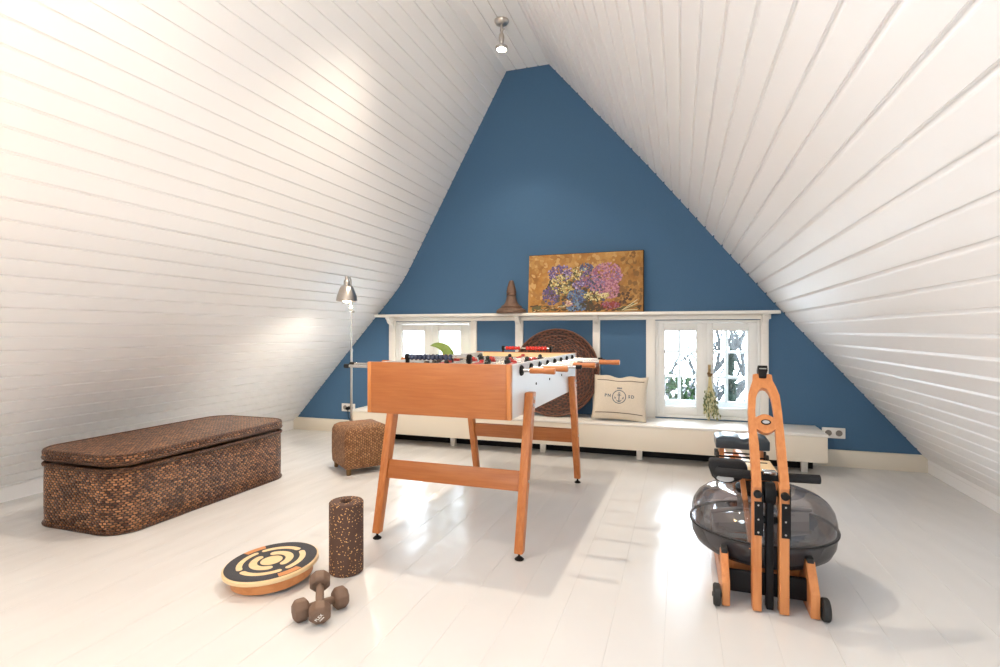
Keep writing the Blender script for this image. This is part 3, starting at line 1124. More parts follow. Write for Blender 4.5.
# phone clip on the top
mb = MB()
q = [(0.308, 0.457), (0.335, 0.457), (0.337, 0.480), (0.3415, 0.486), (0.3415, 0.511), (0.3050, 0.511), (0.3050, 0.486), (0.3065, 0.480)]
mb.prism(q, lambda p: arch_pt(p, -0.026), lambda p: arch_pt(p, 0.018))
ph = mb.build('phone_clip', M['black_plastic'], rw, 0.003)
mb = MB()
mb.prism([(0.310, 0.493), (0.337, 0.493), (0.337, 0.497), (0.310, 0.497)], lambda p: arch_pt(p, -0.0255), lambda p: arch_pt(p, -0.0275))
mb.build('clip_plate', M['badge'], ph)
# handle across the machine
mb = MB()
hy, hz = 0.105, 0.480
mb.tube([(-0.180, hy + 0.006, hz + 0.002), (-0.165, hy, hz), (-0.02, hy - 0.01, hz), (0.06, hy - 0.01, hz), (0.165, hy - 0.012, hz + 0.003), (0.186, hy - 0.010, hz + 0.003)], 0.0175, 18)
hd = mb.build('handle', M['foam_grip'], rw, 0.0)
mb = MB()
mb.box((0.012, hy - 0.012, hz + 0.016), (0.05, 0.04, 0.014))
mb.build('handle_clasp', M['chrome'], hd, 0.004)
# rounded rest on the left carrying the grey oval
mb = MB()
mb.prism([(-0.205, 0.520), (-0.080, 0.520), (-0.060, 0.505), (-0.060, 0.468), (-0.085, 0.445), (-0.120, 0.428), (-0.170, 0.428), (-0.195, 0.450), (-0.207, 0.485)],
         lambda p: (p[0], 0.135, p[1]), lambda p: (p[0], 0.20, p[1]))
fr = mb.build('foot_pad', M['foam_grip'], rw, 0.012, 3)
mb = MB()
mb.prism([(-0.145 + 0.033 * math.cos(2 * PI * i / 24), 0.448 + 0.013 * math.sin(2 * PI * i / 24)) for i in range(24)],
         lambda p: (p[0], 0.131, p[1]), lambda p: (p[0], 0.138, p[1]))
mb.build('badge', M['badge'], fr)
# top deck
mb = MB()
mb.bx(-0.085, 0.056, 0.19, 0.385, 0.458, 0.478)
dk = mb.build('top_deck', M['birch'], rw, 0.003)
mb = MB()
for xx in (-0.045, 0.02):
    mb.box((xx, 0.33, 0.4785), (0.035, 0.014, 0.002))
mb.build('deck_slot', M['black_plastic'], dk)
mb = MB()
mb.bx(-0.10, -0.08, 0.20, 0.26, 0.46, 0.492)
mb.build('deck_peg', M['ash'], dk, 0.004)
# braces from the deck down to the front frame
for xx in (-0.055, 0.070):
    mb = MB()
    mb.hexa([(xx - 0.010, 0.055, 0.20), (xx + 0.010, 0.055, 0.20), (xx + 0.010, 0.095, 0.20), (xx - 0.010, 0.095, 0.20)],
            [(xx - 0.030, 0.215, 0.458), (xx - 0.010, 0.215, 0.458), (xx - 0.010, 0.255, 0.458), (xx - 0.030, 0.255, 0.458)])
    mb.build('brace', M['ash'], rw, 0.002)
# cross beam, side runners, wheels
mb = MB()
mb.bx(0.180 - ox, 0.452 - ox, 0.032, 0.050, 0.038, 0.121)
mb.build('cross_beam', M['black_plastic'], rw, 0.003)
mb = MB()
mb.bx(0.19 - ox, 0.45 - ox, 0.16, 0.18, 0.07, 0.106)
mb.build('tank_support', M['ash'], rw, 0.003)
for sgn, xa, xb in ((-1, 0.152, 0.180), (1, 0.450, 0.481)):
    mb = MB()
    mb.prism([(-0.032, 0.006), (0.60, 0.006), (0.60, 0.095), (0.12, 0.095), (0.095, 0.182), (0.05, 0.182), (-0.032, 0.095)],
             lambda p: (xa - ox, p[0], p[1]), lambda p: (xb - ox, p[0], p[1]))
    rn = mb.build('side_runner', M['ash'], rw, 0.003)
    mb = MB()
    mb.box(((xa + xb) / 2 - ox, 0.070, 0.183), (0.024, 0.05, 0.022))
    mb.build('tank_stop', M['black_rubber'], rn, 0.003)
    xc = (xa - 0.018 if sgn < 0 else xb + 0.018) - ox
    mb = MB()
    mb.lathe([(0.008, -0.013), (0.036, -0.013), (0.041, -0.008), (0.041, 0.008), (0.036, 0.013), (0.008, 0.013)], n=28,
             mat=Matrix.Translation((xc, -0.020, 0.041)) @ Matrix.Rotation(R(90), 4, 'Y'))
    mb.cyl((xc - 0.017, -0.020, 0.041), (xc + 0.017, -0.020, 0.041), 0.008, n=14)
    mb.build('wheel', M['black_rubber'], rw)
# rails to the back, seat on its carriage, rear foot
for xx in (-0.05, 0.045):
    mb = MB()
    mb.hexa([(xx - 0.018, 0.58, 0.285), (xx + 0.018, 0.58, 0.285), (xx + 0.018, 1.80, 0.190), (xx - 0.018, 1.80, 0.190)],
            [(xx - 0.018, 0.58, 0.340), (xx + 0.018, 0.58, 0.340), (xx + 0.018, 1.80, 0.245), (xx - 0.018, 1.80, 0.245)])
    mb.build('rail', M['ash_long'], rw, 0.003)
mb = MB()
mb.bx(-0.075, 0.07, 1.75, 1.805, 0.0, 0.200)
mb.build('rear_foot', M['ash'], rw, 0.004)
mb = MB()
mb.hexa([(-0.075, 0.60, 0.28), (0.07, 0.60, 0.28), (0.07, 0.66, 0.28), (-0.075, 0.66, 0.28)], [(-0.075, 0.34, 0.458), (0.07, 0.34, 0.458), (0.07, 0.38, 0.458), (-0.075, 0.38, 0.458)])
mb.build('rail_block', M['ash'], rw, 0.004)
# seat
st = MB()
NX, NY = 22, 12
SW, SD = 0.285, 0.21
grid = []
for j in range(NY + 1):
    row = []
    for i in range(NX + 1):
        u, v = i / NX * 2 - 1, j / NY * 2 - 1
        xx = SW / 2 * u
        yy = SD / 2 * v
        zz = 0.016 * (1 - abs(u) ** 6) * (1 - abs(v) ** 6) - 0.014 * math.exp(-(u / 0.28) ** 2) * (1 - max(0, v) * 0.6)
        row.append(st.bm.verts.new((xx, yy, 0.055 + zz)))
    grid.append(row)
low = [[st.bm.verts.new((v.co.x, v.co.y, 0.0)) for v in row] for row in grid]
for j in range(NY):
    for i in range(NX):
        st.bm.faces.new([grid[j][i], grid[j][i + 1], grid[j + 1][i + 1], grid[j + 1][i]])
        st.bm.faces.new([low[j][i], low[j + 1][i], low[j + 1][i + 1], low[j][i + 1]])
for i in range(NX):
    st.bm.faces.new([grid[0][i + 1], grid[0][i], low[0][i], low[0][i + 1]])
    st.bm.faces.new([grid[NY][i], grid[NY][i + 1], low[NY][i + 1], low[NY][i]])
for j in range(NY):
    st.bm.faces.new([grid[j][0], grid[j + 1][0], low[j + 1][0], low[j][0]])
    st.bm.faces.new([grid[j + 1][NX], grid[j][NX], low[j][NX], low[j + 1][NX]])
so = st.build('seat', M['seat_vinyl'], rw, 0.008, 3, loc=(0.020, 1.225, 0.370))
mb = MB()
for xx in (-0.105, 0.105):
    mb.bx(xx - 0.011, xx + 0.011, -0.05, 0.05, -0.075, 0.0)
mb.build('seat_support', M['ash'], so, 0.003)
mb = MB()
mb.cyl((-0.135, -0.05, -0.055), (0.135, -0.05, -0.055), 0.005, n=10)
mb.cyl((-0.135, 0.05, -0.055), (0.135, 0.05, -0.055), 0.005, n=10)
mb.build('axle', M['black_plastic'], so)
for xx in (-0.132, 0.132):
    for yy in (-0.05, 0.05):
        mb = MB()
        mb.cyl((xx - 0.010, yy, -0.055), (xx + 0.010, yy, -0.055), 0.022, n=18)
        mb.build('roller', M['black_rubber'], so, 0.002)

# ------------------------------------------------------------------ wicker chest


def rounded_rect(hx, hy, r, seg=9):
    pts = []
    for cx_, cy_, a0 in ((hx - r, hy - r, 0), (-hx + r, hy - r, 90), (-hx + r, -hy + r, 180), (hx - r, -hy + r, 270)):
        for i in range(seg + 1):
            a = R(a0 + 90 * i / seg)
            pts.append((cx_ + r * math.cos(a), cy_ + r * math.sin(a)))
    return pts


def wicker_shell(name, mat, parent, hx, hy, r, rows, cap_top=None, cap_bot=True, swell=None):
    """Wall of a rounded box with UVs in metres; rows: list of (inset, z)."""
    bm = bmesh.new()
    uvl = bm.loops.layers.uv.new('UVMap')
    rings, us = [], []
    for ins, z in rows:
        pts = rounded_rect(hx - ins, hy - ins, max(r - ins, 0.01))
        rings.append([bm.verts.new((p[0], p[1], z)) for p in pts])
    base = rounded_rect(hx, hy, r)
    acc = [0]
    for i in range(len(base)):
        a, b = base[i], base[(i + 1) % len(base)]
        acc.append(acc[-1] + math.hypot(b[0] - a[0], b[1] - a[1]))
    vs = [0]
    for a, b in zip(rows, rows[1:]):
        vs.append(vs[-1] + math.hypot(a[0] - b[0], a[1] - b[1]))
    n = len(base)
    for k in range(len(rows) - 1):
        for i in range(n):
            j = (i + 1) % n
            f = bm.faces.new([rings[k][i], rings[k][j], rings[k + 1][j], rings[k + 1][i]])
            for lp, uvv in zip(f.loops, ((acc[i], vs[k]), (acc[i + 1], vs[k]), (acc[i + 1], vs[k + 1]), (acc[i], vs[k + 1]))):
                lp[uvl].uv = uvv
            f.smooth = True
    for ring, up in ((rings[-1], True), (rings[0], False)):
        f = bm.faces.new(ring if up else ring[::-1])
        for lp in f.loops:
            lp[uvl].uv = (lp.vert.co.y, lp.vert.co.x)
    me = bpy.data.meshes.new(name)
    bm.to_mesh(me)
    bm.free()
    me.set_sharp_from_angle(angle=R(50))
    me.materials.append(mat)
    o = bpy.data.objects.new(name, me)
    COL.objects.link(o)
    o.parent = parent
    return o


def rope(name, mat, parent, hx, hy, r, z, rad):
    """Braided border: a tube following the rounded rectangle, with UVs along it."""
    pts = rounded_rect(hx, hy, r, 8)
    bm = bmesh.new()
    uvl = bm.loops.layers.uv.new('UVMap')
    n, m = len(pts), 8
    rings, acc = [], [0]
    for i, p in enumerate(pts):
        a, b = pts[i - 1], pts[(i + 1) % n]
        d = Vector((b[0] - a[0], b[1] - a[1], 0)).normalized()
        nn = Vector((d.y, -d.x, 0))
        rings.append([bm.verts.new(Vector((p[0], p[1], z)) + (nn * math.cos(2 * PI * k / m) + Vector((0, 0, 1)) * math.sin(2 * PI * k / m)) * rad) for k in range(m)])
        q_ = pts[(i + 1) % n]
        acc.append(acc[-1] + math.hypot(q_[0] - p[0], q_[1] - p[1]))
    for i in range(n):
        j = (i + 1) % n
        for k in range(m):
            k2 = (k + 1) % m
            f = bm.faces.new([rings[i][k], rings[j][k], rings[j][k2], rings[i][k2]])
            for lp, uvv in zip(f.loops, ((acc[i], k * rad * 0.8), (acc[i + 1], k * rad * 0.8), (acc[i + 1], (k + 1) * rad * 0.8), (acc[i], (k + 1) * rad * 0.8))):
                lp[uvl].uv = uvv
            f.smooth = True
    bmesh.ops.recalc_face_normals(bm, faces=bm.faces)
    me = bpy.data.meshes.new(name)
    bm.to_mesh(me)
    bm.free()
    me.materials.append(mat)
    o = bpy.data.objects.new(name, me)
    COL.objects.link(o)
    o.parent = parent
    return o


ch = empty('wicker_chest', (-3.020, 2.595, 0), 0, 'long brown wicker chest with rounded corners and closed lid', 'chest')
HX, HY, RC = 0.325, 0.635, 0.135
wicker_shell('basket_body', M['wicker_dark'], ch, HX, HY, RC, [(0.012, 0.0), (0.006, 0.012), (0.004, 0.10), (0.004, 0.22), (0.006, 0.325)])
rope('bottom_border', M['wicker_rim'], ch, HX - 0.004, HY - 0.004, RC, 0.010, 0.010)
rope('rim', M['wicker_rim'], ch, HX - 0.004, HY - 0.004, RC, 0.330, 0.011)
lid = wicker_shell('lid', M['wicker_dark'], ch, HX + 0.004, HY + 0.004, RC, [(0.012, 0.352), (0.004, 0.356), (0.002, 0.400), (0.012, 0.408)])
rope('lid_border', M['wicker_rim'], lid, HX - 0.003, HY - 0.003, RC, 0.366, 0.011)
rope('lid_border', M['wicker_rim'], lid, HX - 0.006, HY - 0.006, RC, 0.402, 0.010)

# ------------------------------------------------------------------ woven stool
st_ = empty('woven_stool', (-2.315, 3.570, 0), R(-38 + 90), 'small square woven seagrass stool behind the foosball table leg', 'stool')
wicker_shell('seat_body', M['seagrass'], st_, 0.180, 0.185, 0.035, [(0.012, 0.045), (0.004, 0.06), (0.0, 0.12), (0.0, 0.24), (0.003, 0.300), (0.018, 0.330), (0.05, 0.347), (0.10, 0.354)])
for sx_ in (-1, 1):
    for sy_ in (-1, 1):
        mb = MB()
        mb.cyl((sx_ * 0.145, sy_ * 0.150, 0.0), (sx_ * 0.145, sy_ * 0.150, 0.055), 0.016, 0.018, n=12)
        mb.build('leg', M['finial_wood'] if False else M['twine'], st_, 0.002)

# ------------------------------------------------------------------ floor lamp
lp = empty('floor_lamp', (-2.530, 3.76, 0), 0, 'slim steel floor lamp with small bell shade, behind the woven stool', 'lamp')
mb = MB()
mb.lathe([(0.105, 0.0), (0.110, 0.004), (0.110, 0.012), (0.09, 0.018), (0.014, 0.022), (0.012, 0.05)], n=40)
mb.build('base', M['steel'], lp)
mb = MB()
mb.cyl((0, 0, 0.02), (0, 0, 0.90), 0.0095, n=16)
mb.cyl((0, 0, 0.89), (0, 0, 1.255), 0.0065, n=14)
mb.cyl((0, 0, 0.885), (0, 0, 0.905), 0.012, n=16)
mb.build('pole', M['steel'], lp)
mb = MB()
mb.cyl((0.006, -0.006, 1.205), (0.030, -0.02, 1.205), 0.006, n=10)
mb.cyl((0.024, -0.016, 1.205), (0.036, -0.024, 1.205), 0.010, n=12)
mb.cyl((-0.012, 0, 1.235), (0.012, 0, 1.235), 0.010, n=12)
mb.tube([(0, 0, 1.24), (-0.004, 0.0, 1.265), (-0.016, 0.02, 1.36), (-0.020, 0.022, 1.46), (-0.018, 0.006, 1.49)], 0.006, 8)
mb.build('joint', M['steel'], lp)
mb = MB()
SC = (-0.020, -0.035, 0)
mb.lathe([(0.082, 1.290), (0.0835, 1.292), (0.079, 1.325), (0.066, 1.365), (0.050, 1.402), (0.040, 1.415), (0.026, 1.420), (0.024, 1.450), (0.018, 1.462), (0.012, 1.466), (0.012, 1.490), (0.0, 1.494)], SC, 36)
shd = mb.build('shade', M['nickel'], lp)
sm = MB()
sm.lathe([(0.0, 1.335), (0.018, 1.318), (0.030, 1.300), (0.026, 1.285), (0.012, 1.278), (0.0, 1.277)], SC, 20)
sm.build('bulb', M['lamp_glow'], shd)
# open the underside of the shade: remove the bottom cap
bmx = bmesh.new()
bmx.from_mesh(shd.data)
bmesh.ops.delete(bmx, geom=[f for f in bmx.faces if len(f.verts) > 8], context='FACES_ONLY')
bmx.to_mesh(shd.data)
bmx.free()
so_ = shd.modifiers.new('thickness', 'SOLIDIFY')
so_.thickness = 0.0025
spot('floor_lamp_light', (-2.55, 3.725, 1.285), 45, (1.0, 0.88, 0.72), 165, 0.03)
mb = MB()
mb.tube([(0.0, 0.10, 0.012), (-0.05, 0.35, 0.006), (-0.35, 0.75, 0.006), (-0.62, 0.965, 0.05), (-0.708, 1.0, 0.16), (-0.716, 1.0, 0.225), (-0.712, 0.99, 0.250)], 0.0035, 8)
cd = mb.build('cord', M['black_plastic'], lp)
mb = MB()
mb.cyl((-0.710, 1.008, 0.255), (-0.710, 0.968, 0.255), 0.019, 0.015, n=16)
mb.build('plug', M['black_plastic'], cd, 0.002)


# ------------------------------------------------------------------ sockets
def socket(x0, n, label):
    s = empty('wall_socket', (x0, YW, 0.258), 0, label, 'socket')
    mb = MB()
    mb.bx(-0.04 * n, 0.04 * n, -0.010, 0.0, -0.041, 0.041)
    mb.build('cover_plate', M['socket_white'], s, 0.004)
    for i in range(n):
        cx_ = (i - (n - 1) / 2) * 0.072
        mb = MB()
        mb.lathe([(0.0, -0.004), (0.018, -0.004), (0.019, 0.0025), (0.023, 0.0025), (0.023, 0.0), (0.0, 0.0)][::-1], n=24, mat=Matrix.Translation((cx_, -0.0105, 0)) @ Matrix.Rotation(R(90), 4, 'X'))
        mb.build('outlet', M['socket_dark'], s)
    return s


socket(1.131, 2, 'white double wall socket on the blue wall right of the bench end')
socket(-3.256, 2, 'white wall socket with black plug in it, left of the floor lamp')

# ------------------------------------------------------------------ ceiling spotlight
cs = empty('ceiling_spotlight', (-1.325, 4.0, 3.48), 0, 'small nickel spotlight hanging from the flat ridge ceiling', 'spotlight')
mb = MB()
mb.lathe([(0.0, -0.036), (0.020, -0.036), (0.045, -0.026), (0.056, -0.010), (0.057, 0.0)], n=36)
mb.build('canopy', M['nickel'], cs)
mb = MB()
mb.cyl((-0.012, 0.01, -0.01), (-0.012, -0.03, -0.005), 0.016, n=16)
mb.cyl((0, 0, -0.036), (0, 0, -0.075), 0.010, n=14)
mb.sph((0, 0, -0.075), 0.014)
mb.cyl((-0.006, 0, -0.075), (0.024, -0.004, -0.070), 0.006, n=10)
mb.lathe([(0.008, -0.190), (0.016, -0.170), (0.022, -0.135), (0.019, -0.110), (0.010, -0.095), (0.009, -0.080)], n=20)
mb.build('stem', M['nickel'], cs)
mb = MB()
mb.lathe([(0.046, -0.226), (0.048, -0.222), (0.048, -0.206), (0.036, -0.196), (0.014, -0.190), (0.0, -0.190)], n=32)
hdp = mb.build('lamp_head', M['nickel'], cs)
mb = MB()
mb.lathe([(0.0, -0.232), (0.020, -0.231), (0.036, -0.228), (0.036, -0.2262), (0.0, -0.2262)], n=28)
mb.build('lens', M['spot_glow'], hdp)

# ------------------------------------------------------------------ things on the floor
# balance board
bb = empty('balance_board', (-1.590, 1.800, 0), 0, 'round wooden balance board with black maze top, tilted on the floor', 'balance board')
bb.rotation_euler = (R(1.0), R(-3.8), R(28))
bb.location = (-1.640, 1.860, 0.0105)
mb = MB()
mb.lathe([(0.160, 0.0), (0.163, 0.003), (0.163, 0.046), (0.153, 0.046), (0.153, 0.0), (0.160, 0.0)], n=56)
mb.build('rocker_ring', M['birch_edge'], bb)
mb = MB()
mb.lathe([(0.0, 0.0465), (0.187, 0.0465), (0.1905, 0.049), (0.1905, 0.062), (0.187, 0.065), (0.0, 0.065)], n=72)
bd_ = mb.build('deck', M['birch'], bb)


def arc_band(mb, r0, r1, a0, a1, z0, z1, n=28, round_ends=True):
    """Flat curved band with rounded ends."""
    rm, hw_ = (r0 + r1) / 2, (r1 - r0) / 2
    pts = []
    for i in range(n + 1):
        a = R(a0 + (a1 - a0) * i / n)
        pts.append((r1 * math.cos(a), r1 * math.sin(a)))
    if round_ends:
        ce = (rm * math.cos(R(a1)), rm * math.sin(R(a1)))
        for i in range(1, 6):
            t = R(a1) + PI * i / 6
            pts.append((ce[0] + hw_ * math.cos(t), ce[1] + hw_ * math.sin(t)))
    for i in range(n + 1):
        a = R(a1 + (a0 - a1) * i / n)
        pts.append((r0 * math.cos(a), r0 * math.sin(a)))
    if round_ends:
        ce = (rm * math.cos(R(a0)), rm * math.sin(R(a0)))
        for i in range(1, 6):
            t = R(a0) + PI + PI * i / 6
            pts.append((ce[0] + hw_ * math.cos(t), ce[1] + hw_ * math.sin(t)))
    mb.prism(pts, lambda p: (p[0], p[1], z0), lambda p: (p[0], p[1], z1))


mb = MB()
mb.lathe([(0.0, 0.0652), (0.182, 0.0652), (0.183, 0.0668), (0.0, 0.0668)], n=72)
mb.build('grip_surface', M['grip_tape'], bd_)
mb = MB()
z0, z1 = 0.0667, 0.0676
mb.lathe([(0.0, z0), (0.044, z0), (0.044, z1), (0.0, z1)], n=40)
arc_band(mb, 0.056, 0.088, -35, 95, z0, z1)
arc_band(mb, 0.056, 0.088, 145, 275, z0, z1)
for a0 in (80, 170, 260, 350):
    arc_band(mb, 0.113, 0.137, a0 - 36, a0 + 36, z0, z1)
mb.build('wood_inlay', M['birch'], bd_, 0.0)
for a0 in (127, 307):
    mb = MB()
    arc_band(mb, 0.150, 0.182, a0 - 15, a0 + 15, 0.0664, 0.0675, 12, False)
    mb.build('grip_slot', M['birch_edge'], bd_)

# foam roller
fr_ = empty('foam_roller', (-1.385, 2.020, 0), 0, 'brown speckled foam roller standing on end on the floor', 'foam roller')
mb = MB()
mb.lathe([(0.026, 0.0), (0.068, 0.0), (0.073, 0.005), (0.073, 0.302), (0.069, 0.307), (0.028, 0.307), (0.026, 0.304), (0.026, 0.0)], n=48)
mb.build('roller_body', M['speckle'], fr_)
mb = MB()
mb.lathe([(0.0255, 0.002), (0.0255, 0.296), (0.022, 0.296), (0.022, 0.002), (0.0255, 0.002)], n=32)
mb.build('core_liner', M['black_plastic'], fr_)


# dumbbells
def dumbbell(name, loc, rot, label, text):
    d = empty(name, loc, 0, label, 'dumbbell', 'taupe dumbbells lying crossed')
    d.rotation_euler = rot
    for s in (-1, 1):
        mb = MB()
        mt = Matrix.Translation((s * 0.074, 0, 0)) @ Matrix.Rotation(R(90), 4, 'Y') @ Matrix.Rotation(R(22.5), 4, 'Z')
        mb.lathe([(0.029, -0.026), (0.0395, -0.017), (0.0405, -0.010), (0.0405, 0.010), (0.0395, 0.017), (0.029, 0.026)], n=8, mat=mt)
        hd_ = mb.build('weight_head', M['taupe_vinyl'], d, 0.0025, 2, ang=20)
        if s < 0 and text:
            mb = MB()
            ca, sa = math.cos(R(48)), math.sin(R(48))

            def fn(x_, y_):
                return (-0.1006, -(x_ * ca - y_ * sa) , x_ * sa + y_ * ca)
            text_mesh(mb, 'FLEX', 0.016, lambda x_, y_: fn(x_, y_ + 0.004), 0.02)
            for k in range(4):
                xx = -0.010 + 0.0055 * k
                mb.bm.faces.new([mb.bm.verts.new(fn(*p)) for p in ((xx, -0.0115), (xx + 0.004, -0.0115), (xx + 0.004, -0.0065), (xx, -0.0065))])
            mb.build('lettering', M['ink_white'], hd_)
    mb = MB()
    mb.lathe([(0.0135, -0.056), (0.0145, -0.03), (0.0155, 0.0), (0.0145, 0.03), (0.0135, 0.056)], n=20, mat=Matrix.Rotation(R(90), 4, 'Y'))
    mb.build('bar', M['taupe_vinyl'], d)
    return d


aA = math.atan2(0.125, 0.080)
dumbbell('dumbbell', (-1.265, 1.684, 0.0375), (0, 0, aA), 'taupe vinyl dumbbell lying flat underneath the other dumbbell', False)
aB = math.atan2(0.10, -0.075)
dumbbell('dumbbell', (-1.262, 1.674, 0.0705), (0, R(-20.0), aB), 'taupe vinyl dumbbell resting tilted across the other, white lettering on end', True)

# ------------------------------------------------------------------ things on the bench and the shelf
# round cane tray leaning on the wall
tr = empty('cane_tray', (-1.038, 4.570, 0.309), 0, 'large round dark cane tray leaning on the blue wall behind the table', 'tray')
tilt = Matrix.Rotation(R(-12), 4, 'X')
RT = 0.385
bm = bmesh.new()
uvl = bm.loops.layers.uv.new('UVMap')
prof = [(0.0, 0.0), (0.08, 0.0), (0.16, 0.001), (0.24, 0.001), (0.315, 0.003), (0.345, -0.010), (0.368, -0.028), (0.378, -0.034), (0.386, -0.030), (0.386, -0.018), (0.36, 0.012), (0.33, 0.016), (0.0, 0.014)]
NT = 72
rings = []
for r_, y_ in prof:
    rr = max(r_, 0.0008)
    rings.append([bm.verts.new(tilt @ Vector((rr * math.cos(2 * PI * i / NT), y_, RT + rr * math.sin(2 * PI * i / NT)))) for i in range(NT)])
vv = 0
for k in range(len(prof) - 1):
    dv = math.hypot(prof[k + 1][0] - prof[k][0], prof[k + 1][1] - prof[k][1])
    for i in range(NT):
        j = (i + 1) % NT
        f = bm.faces.new([rings[k][i], rings[k][j], rings[k + 1][j], rings[k + 1][i]])
        f.smooth = True
        for l_, uvv in zip(f.loops, ((i / NT * 1.6, vv), ((i + 1) / NT * 1.6, vv), ((i + 1) / NT * 1.6, vv + dv), (i / NT * 1.6, vv + dv))):
            l_[uvl].uv = uvv
    vv += dv
bmesh.ops.recalc_face_normals(bm, faces=bm.faces)
me = bpy.data.meshes.new('tray_dish')
bm.to_mesh(me)
bm.free()
me.materials.append(M['tray_cane'])
o = bpy.data.objects.new('tray_dish', me)
COL.objects.link(o)
o.parent = tr
mb = MB()
for r_, y_, rad in ((0.381, -0.030, 0.0075), (0.330, -0.004, 0.005)):
    n = 90
    pts = [tilt @ Vector((r_ * math.cos(2 * PI * i / n), y_ + 0.003 * math.sin(i * 2.1), RT + r_ * math.sin(2 * PI * i / n))) for i in range(n + 1)]
    mb.tube(pts, rad, 7)
mb.build('rim', plain('cane_rim', rgb(112, 66, 42), 0.4, bump=0.5, bscale=80, var=0.4), tr)

# cushion
cu = empty('cushion', (-0.478, 4.475, 0.313), R(0), 'cream linen cushion printed with a blue anchor, standing on the bench', 'cushion')
CW, CH_, CT = 0.222, 0.187, 0.058
ctilt = Matrix.Translation((0, 0, 0.005)) @ Matrix.Rotation(R(-16), 4, 'X') @ Matrix.Rotation(R(2), 4, 'Y')


def cush(u, v, side):
    e = (1 - abs(u) ** 2.6) * (1 - abs(v) ** 2.6)
    th = CT * max(e, 0) ** 0.5
    px = CW * u * (1 - 0.05 * (1 - v * v) * (abs(u) ** 3) * -0 - 0.045 * (1 - v * v) * 1)
    pz = CH_ * v * (1 - 0.06 * (1 - u * u))
    # soft puckers along the top edge
    pz += -0.010 * max(0, v) ** 4 * math.cos(u * 7 + 0.6) * (1 - u * u)
    wr = 0.004 * math.sin(u * 9 + v * 4) * e
    return ctilt @ Vector((px, -side * (th + wr) , CH_ + pz))


bm = bmesh.new()
NU, NV = 40, 36
f_, b_ = [], []
for j in range(NV + 1):
    f_.append([bm.verts.new(cush(2 * i / NU - 1, 2 * j / NV - 1, 1)) for i in range(NU + 1)])
    b_.append([bm.verts.new(cush(2 * i / NU - 1, 2 * j / NV - 1, -1)) for i in range(NU + 1)])
for j in range(NV):
    for i in range(NU):
        bm.faces.new([f_[j][i], f_[j][i + 1], f_[j + 1][i + 1], f_[j + 1][i]])
        bm.faces.new([b_[j][i], b_[j + 1][i], b_[j + 1][i + 1], b_[j][i + 1]])
bmesh.ops.remove_doubles(bm, verts=bm.verts, dist=1e-4)
bmesh.ops.recalc_face_normals(bm, faces=bm.faces)
me = bpy.data.meshes.new('cushion_body')
bm.to_mesh(me)
bm.free()
me.shade_smooth()
me.materials.append(M['linen'])
o = bpy.data.objects.new('cushion_body', me)
COL.objects.link(o)
o.parent = cu


def on_cush(x_, z_, lift=0.0015):
    p = cush(x_ / CW, z_ / CH_, 1)
    return p + Vector((0, -lift, -lift * 0.2))


def cband(mb, pts_a, pts_b):
    a = [mb.bm.verts.new(on_cush(*p)) for p in pts_a]
    b = [mb.bm.verts.new(on_cush(*p)) for p in pts_b]
    for i in range(len(a) - 1):
        mb.bm.faces.new([a[i], a[i + 1], b[i + 1], b[i]])


mb = MB()
for zz in (-0.140, 0.138):
    xs = [-0.195 + 0.39 * i / 30 for i in range(31)]
    cband(mb, [(x_, zz) for x_ in xs], [(x_, zz + 0.007) for x_ in xs])
mb.build('stripe', M['stripe_ink'], cu)
mb = MB()
n = 48
for r0, r1 in ((0.052, 0.059),):
    cband(mb, [(r0 * math.cos(2 * PI * i / n), r0 * math.sin(2 * PI * i / n)) for i in range(n + 1)],
          [(r1 * math.cos(2 * PI * i / n), r1 * math.sin(2 * PI * i / n)) for i in range(n + 1)])
# anchor: ring, stock, shank, arms with flukes
cband(mb, [(0.005 * math.cos(2 * PI * i / 16), 0.031 + 0.005 * math.sin(2 * PI * i / 16)) for i in range(17)],
      [(0.009 * math.cos(2 * PI * i / 16), 0.031 + 0.009 * math.sin(2 * PI * i / 16)) for i in range(17)])
cband(mb, [(-0.004, 0.024 - 0.058 * i / 10) for i in range(11)], [(0.004, 0.024 - 0.058 * i / 10) for i in range(11)])
cband(mb, [(-0.017 + 0.034 * i / 8, 0.012) for i in range(9)], [(-0.017 + 0.034 * i / 8, 0.018) for i in range(9)])
cband(mb, [(0.034 * math.cos(R(200 + 140 * i / 20)), -0.002 + 0.032 * math.sin(R(200 + 140 * i / 20))) for i in range(21)],
      [(0.034 * math.cos(R(200 + 140 * i / 20)), -0.002 + (0.032 + 0.010 * math.sin(PI * i / 20)) * math.sin(R(200 + 140 * i / 20))) for i in range(21)])
for s in (-1, 1):
    mb.bm.faces.new([mb.bm.verts.new(on_cush(*p)) for p in ((s * 0.040, 0.004), (s * 0.024, -0.012), (s * 0.037, -0.020))][::s])
# crown strip above the ring
for k in range(5):
    xx = -0.020 + 0.0083 * k
    cband(mb, [(xx, 0.068), (xx + 0.0065, 0.068)], [(xx, 0.082), (xx + 0.0065, 0.082)])
for s_, xx in (('P', -0.114), ('N', -0.084), ('S', 0.084), ('D', 0.112)):
    text_mesh(mb, s_, 0.036, lambda x_, y_: on_cush(x_ + xx, y_ + 0.006), 0.035)
mb.build('anchor_print', M['linen_ink'], cu, smooth=False)

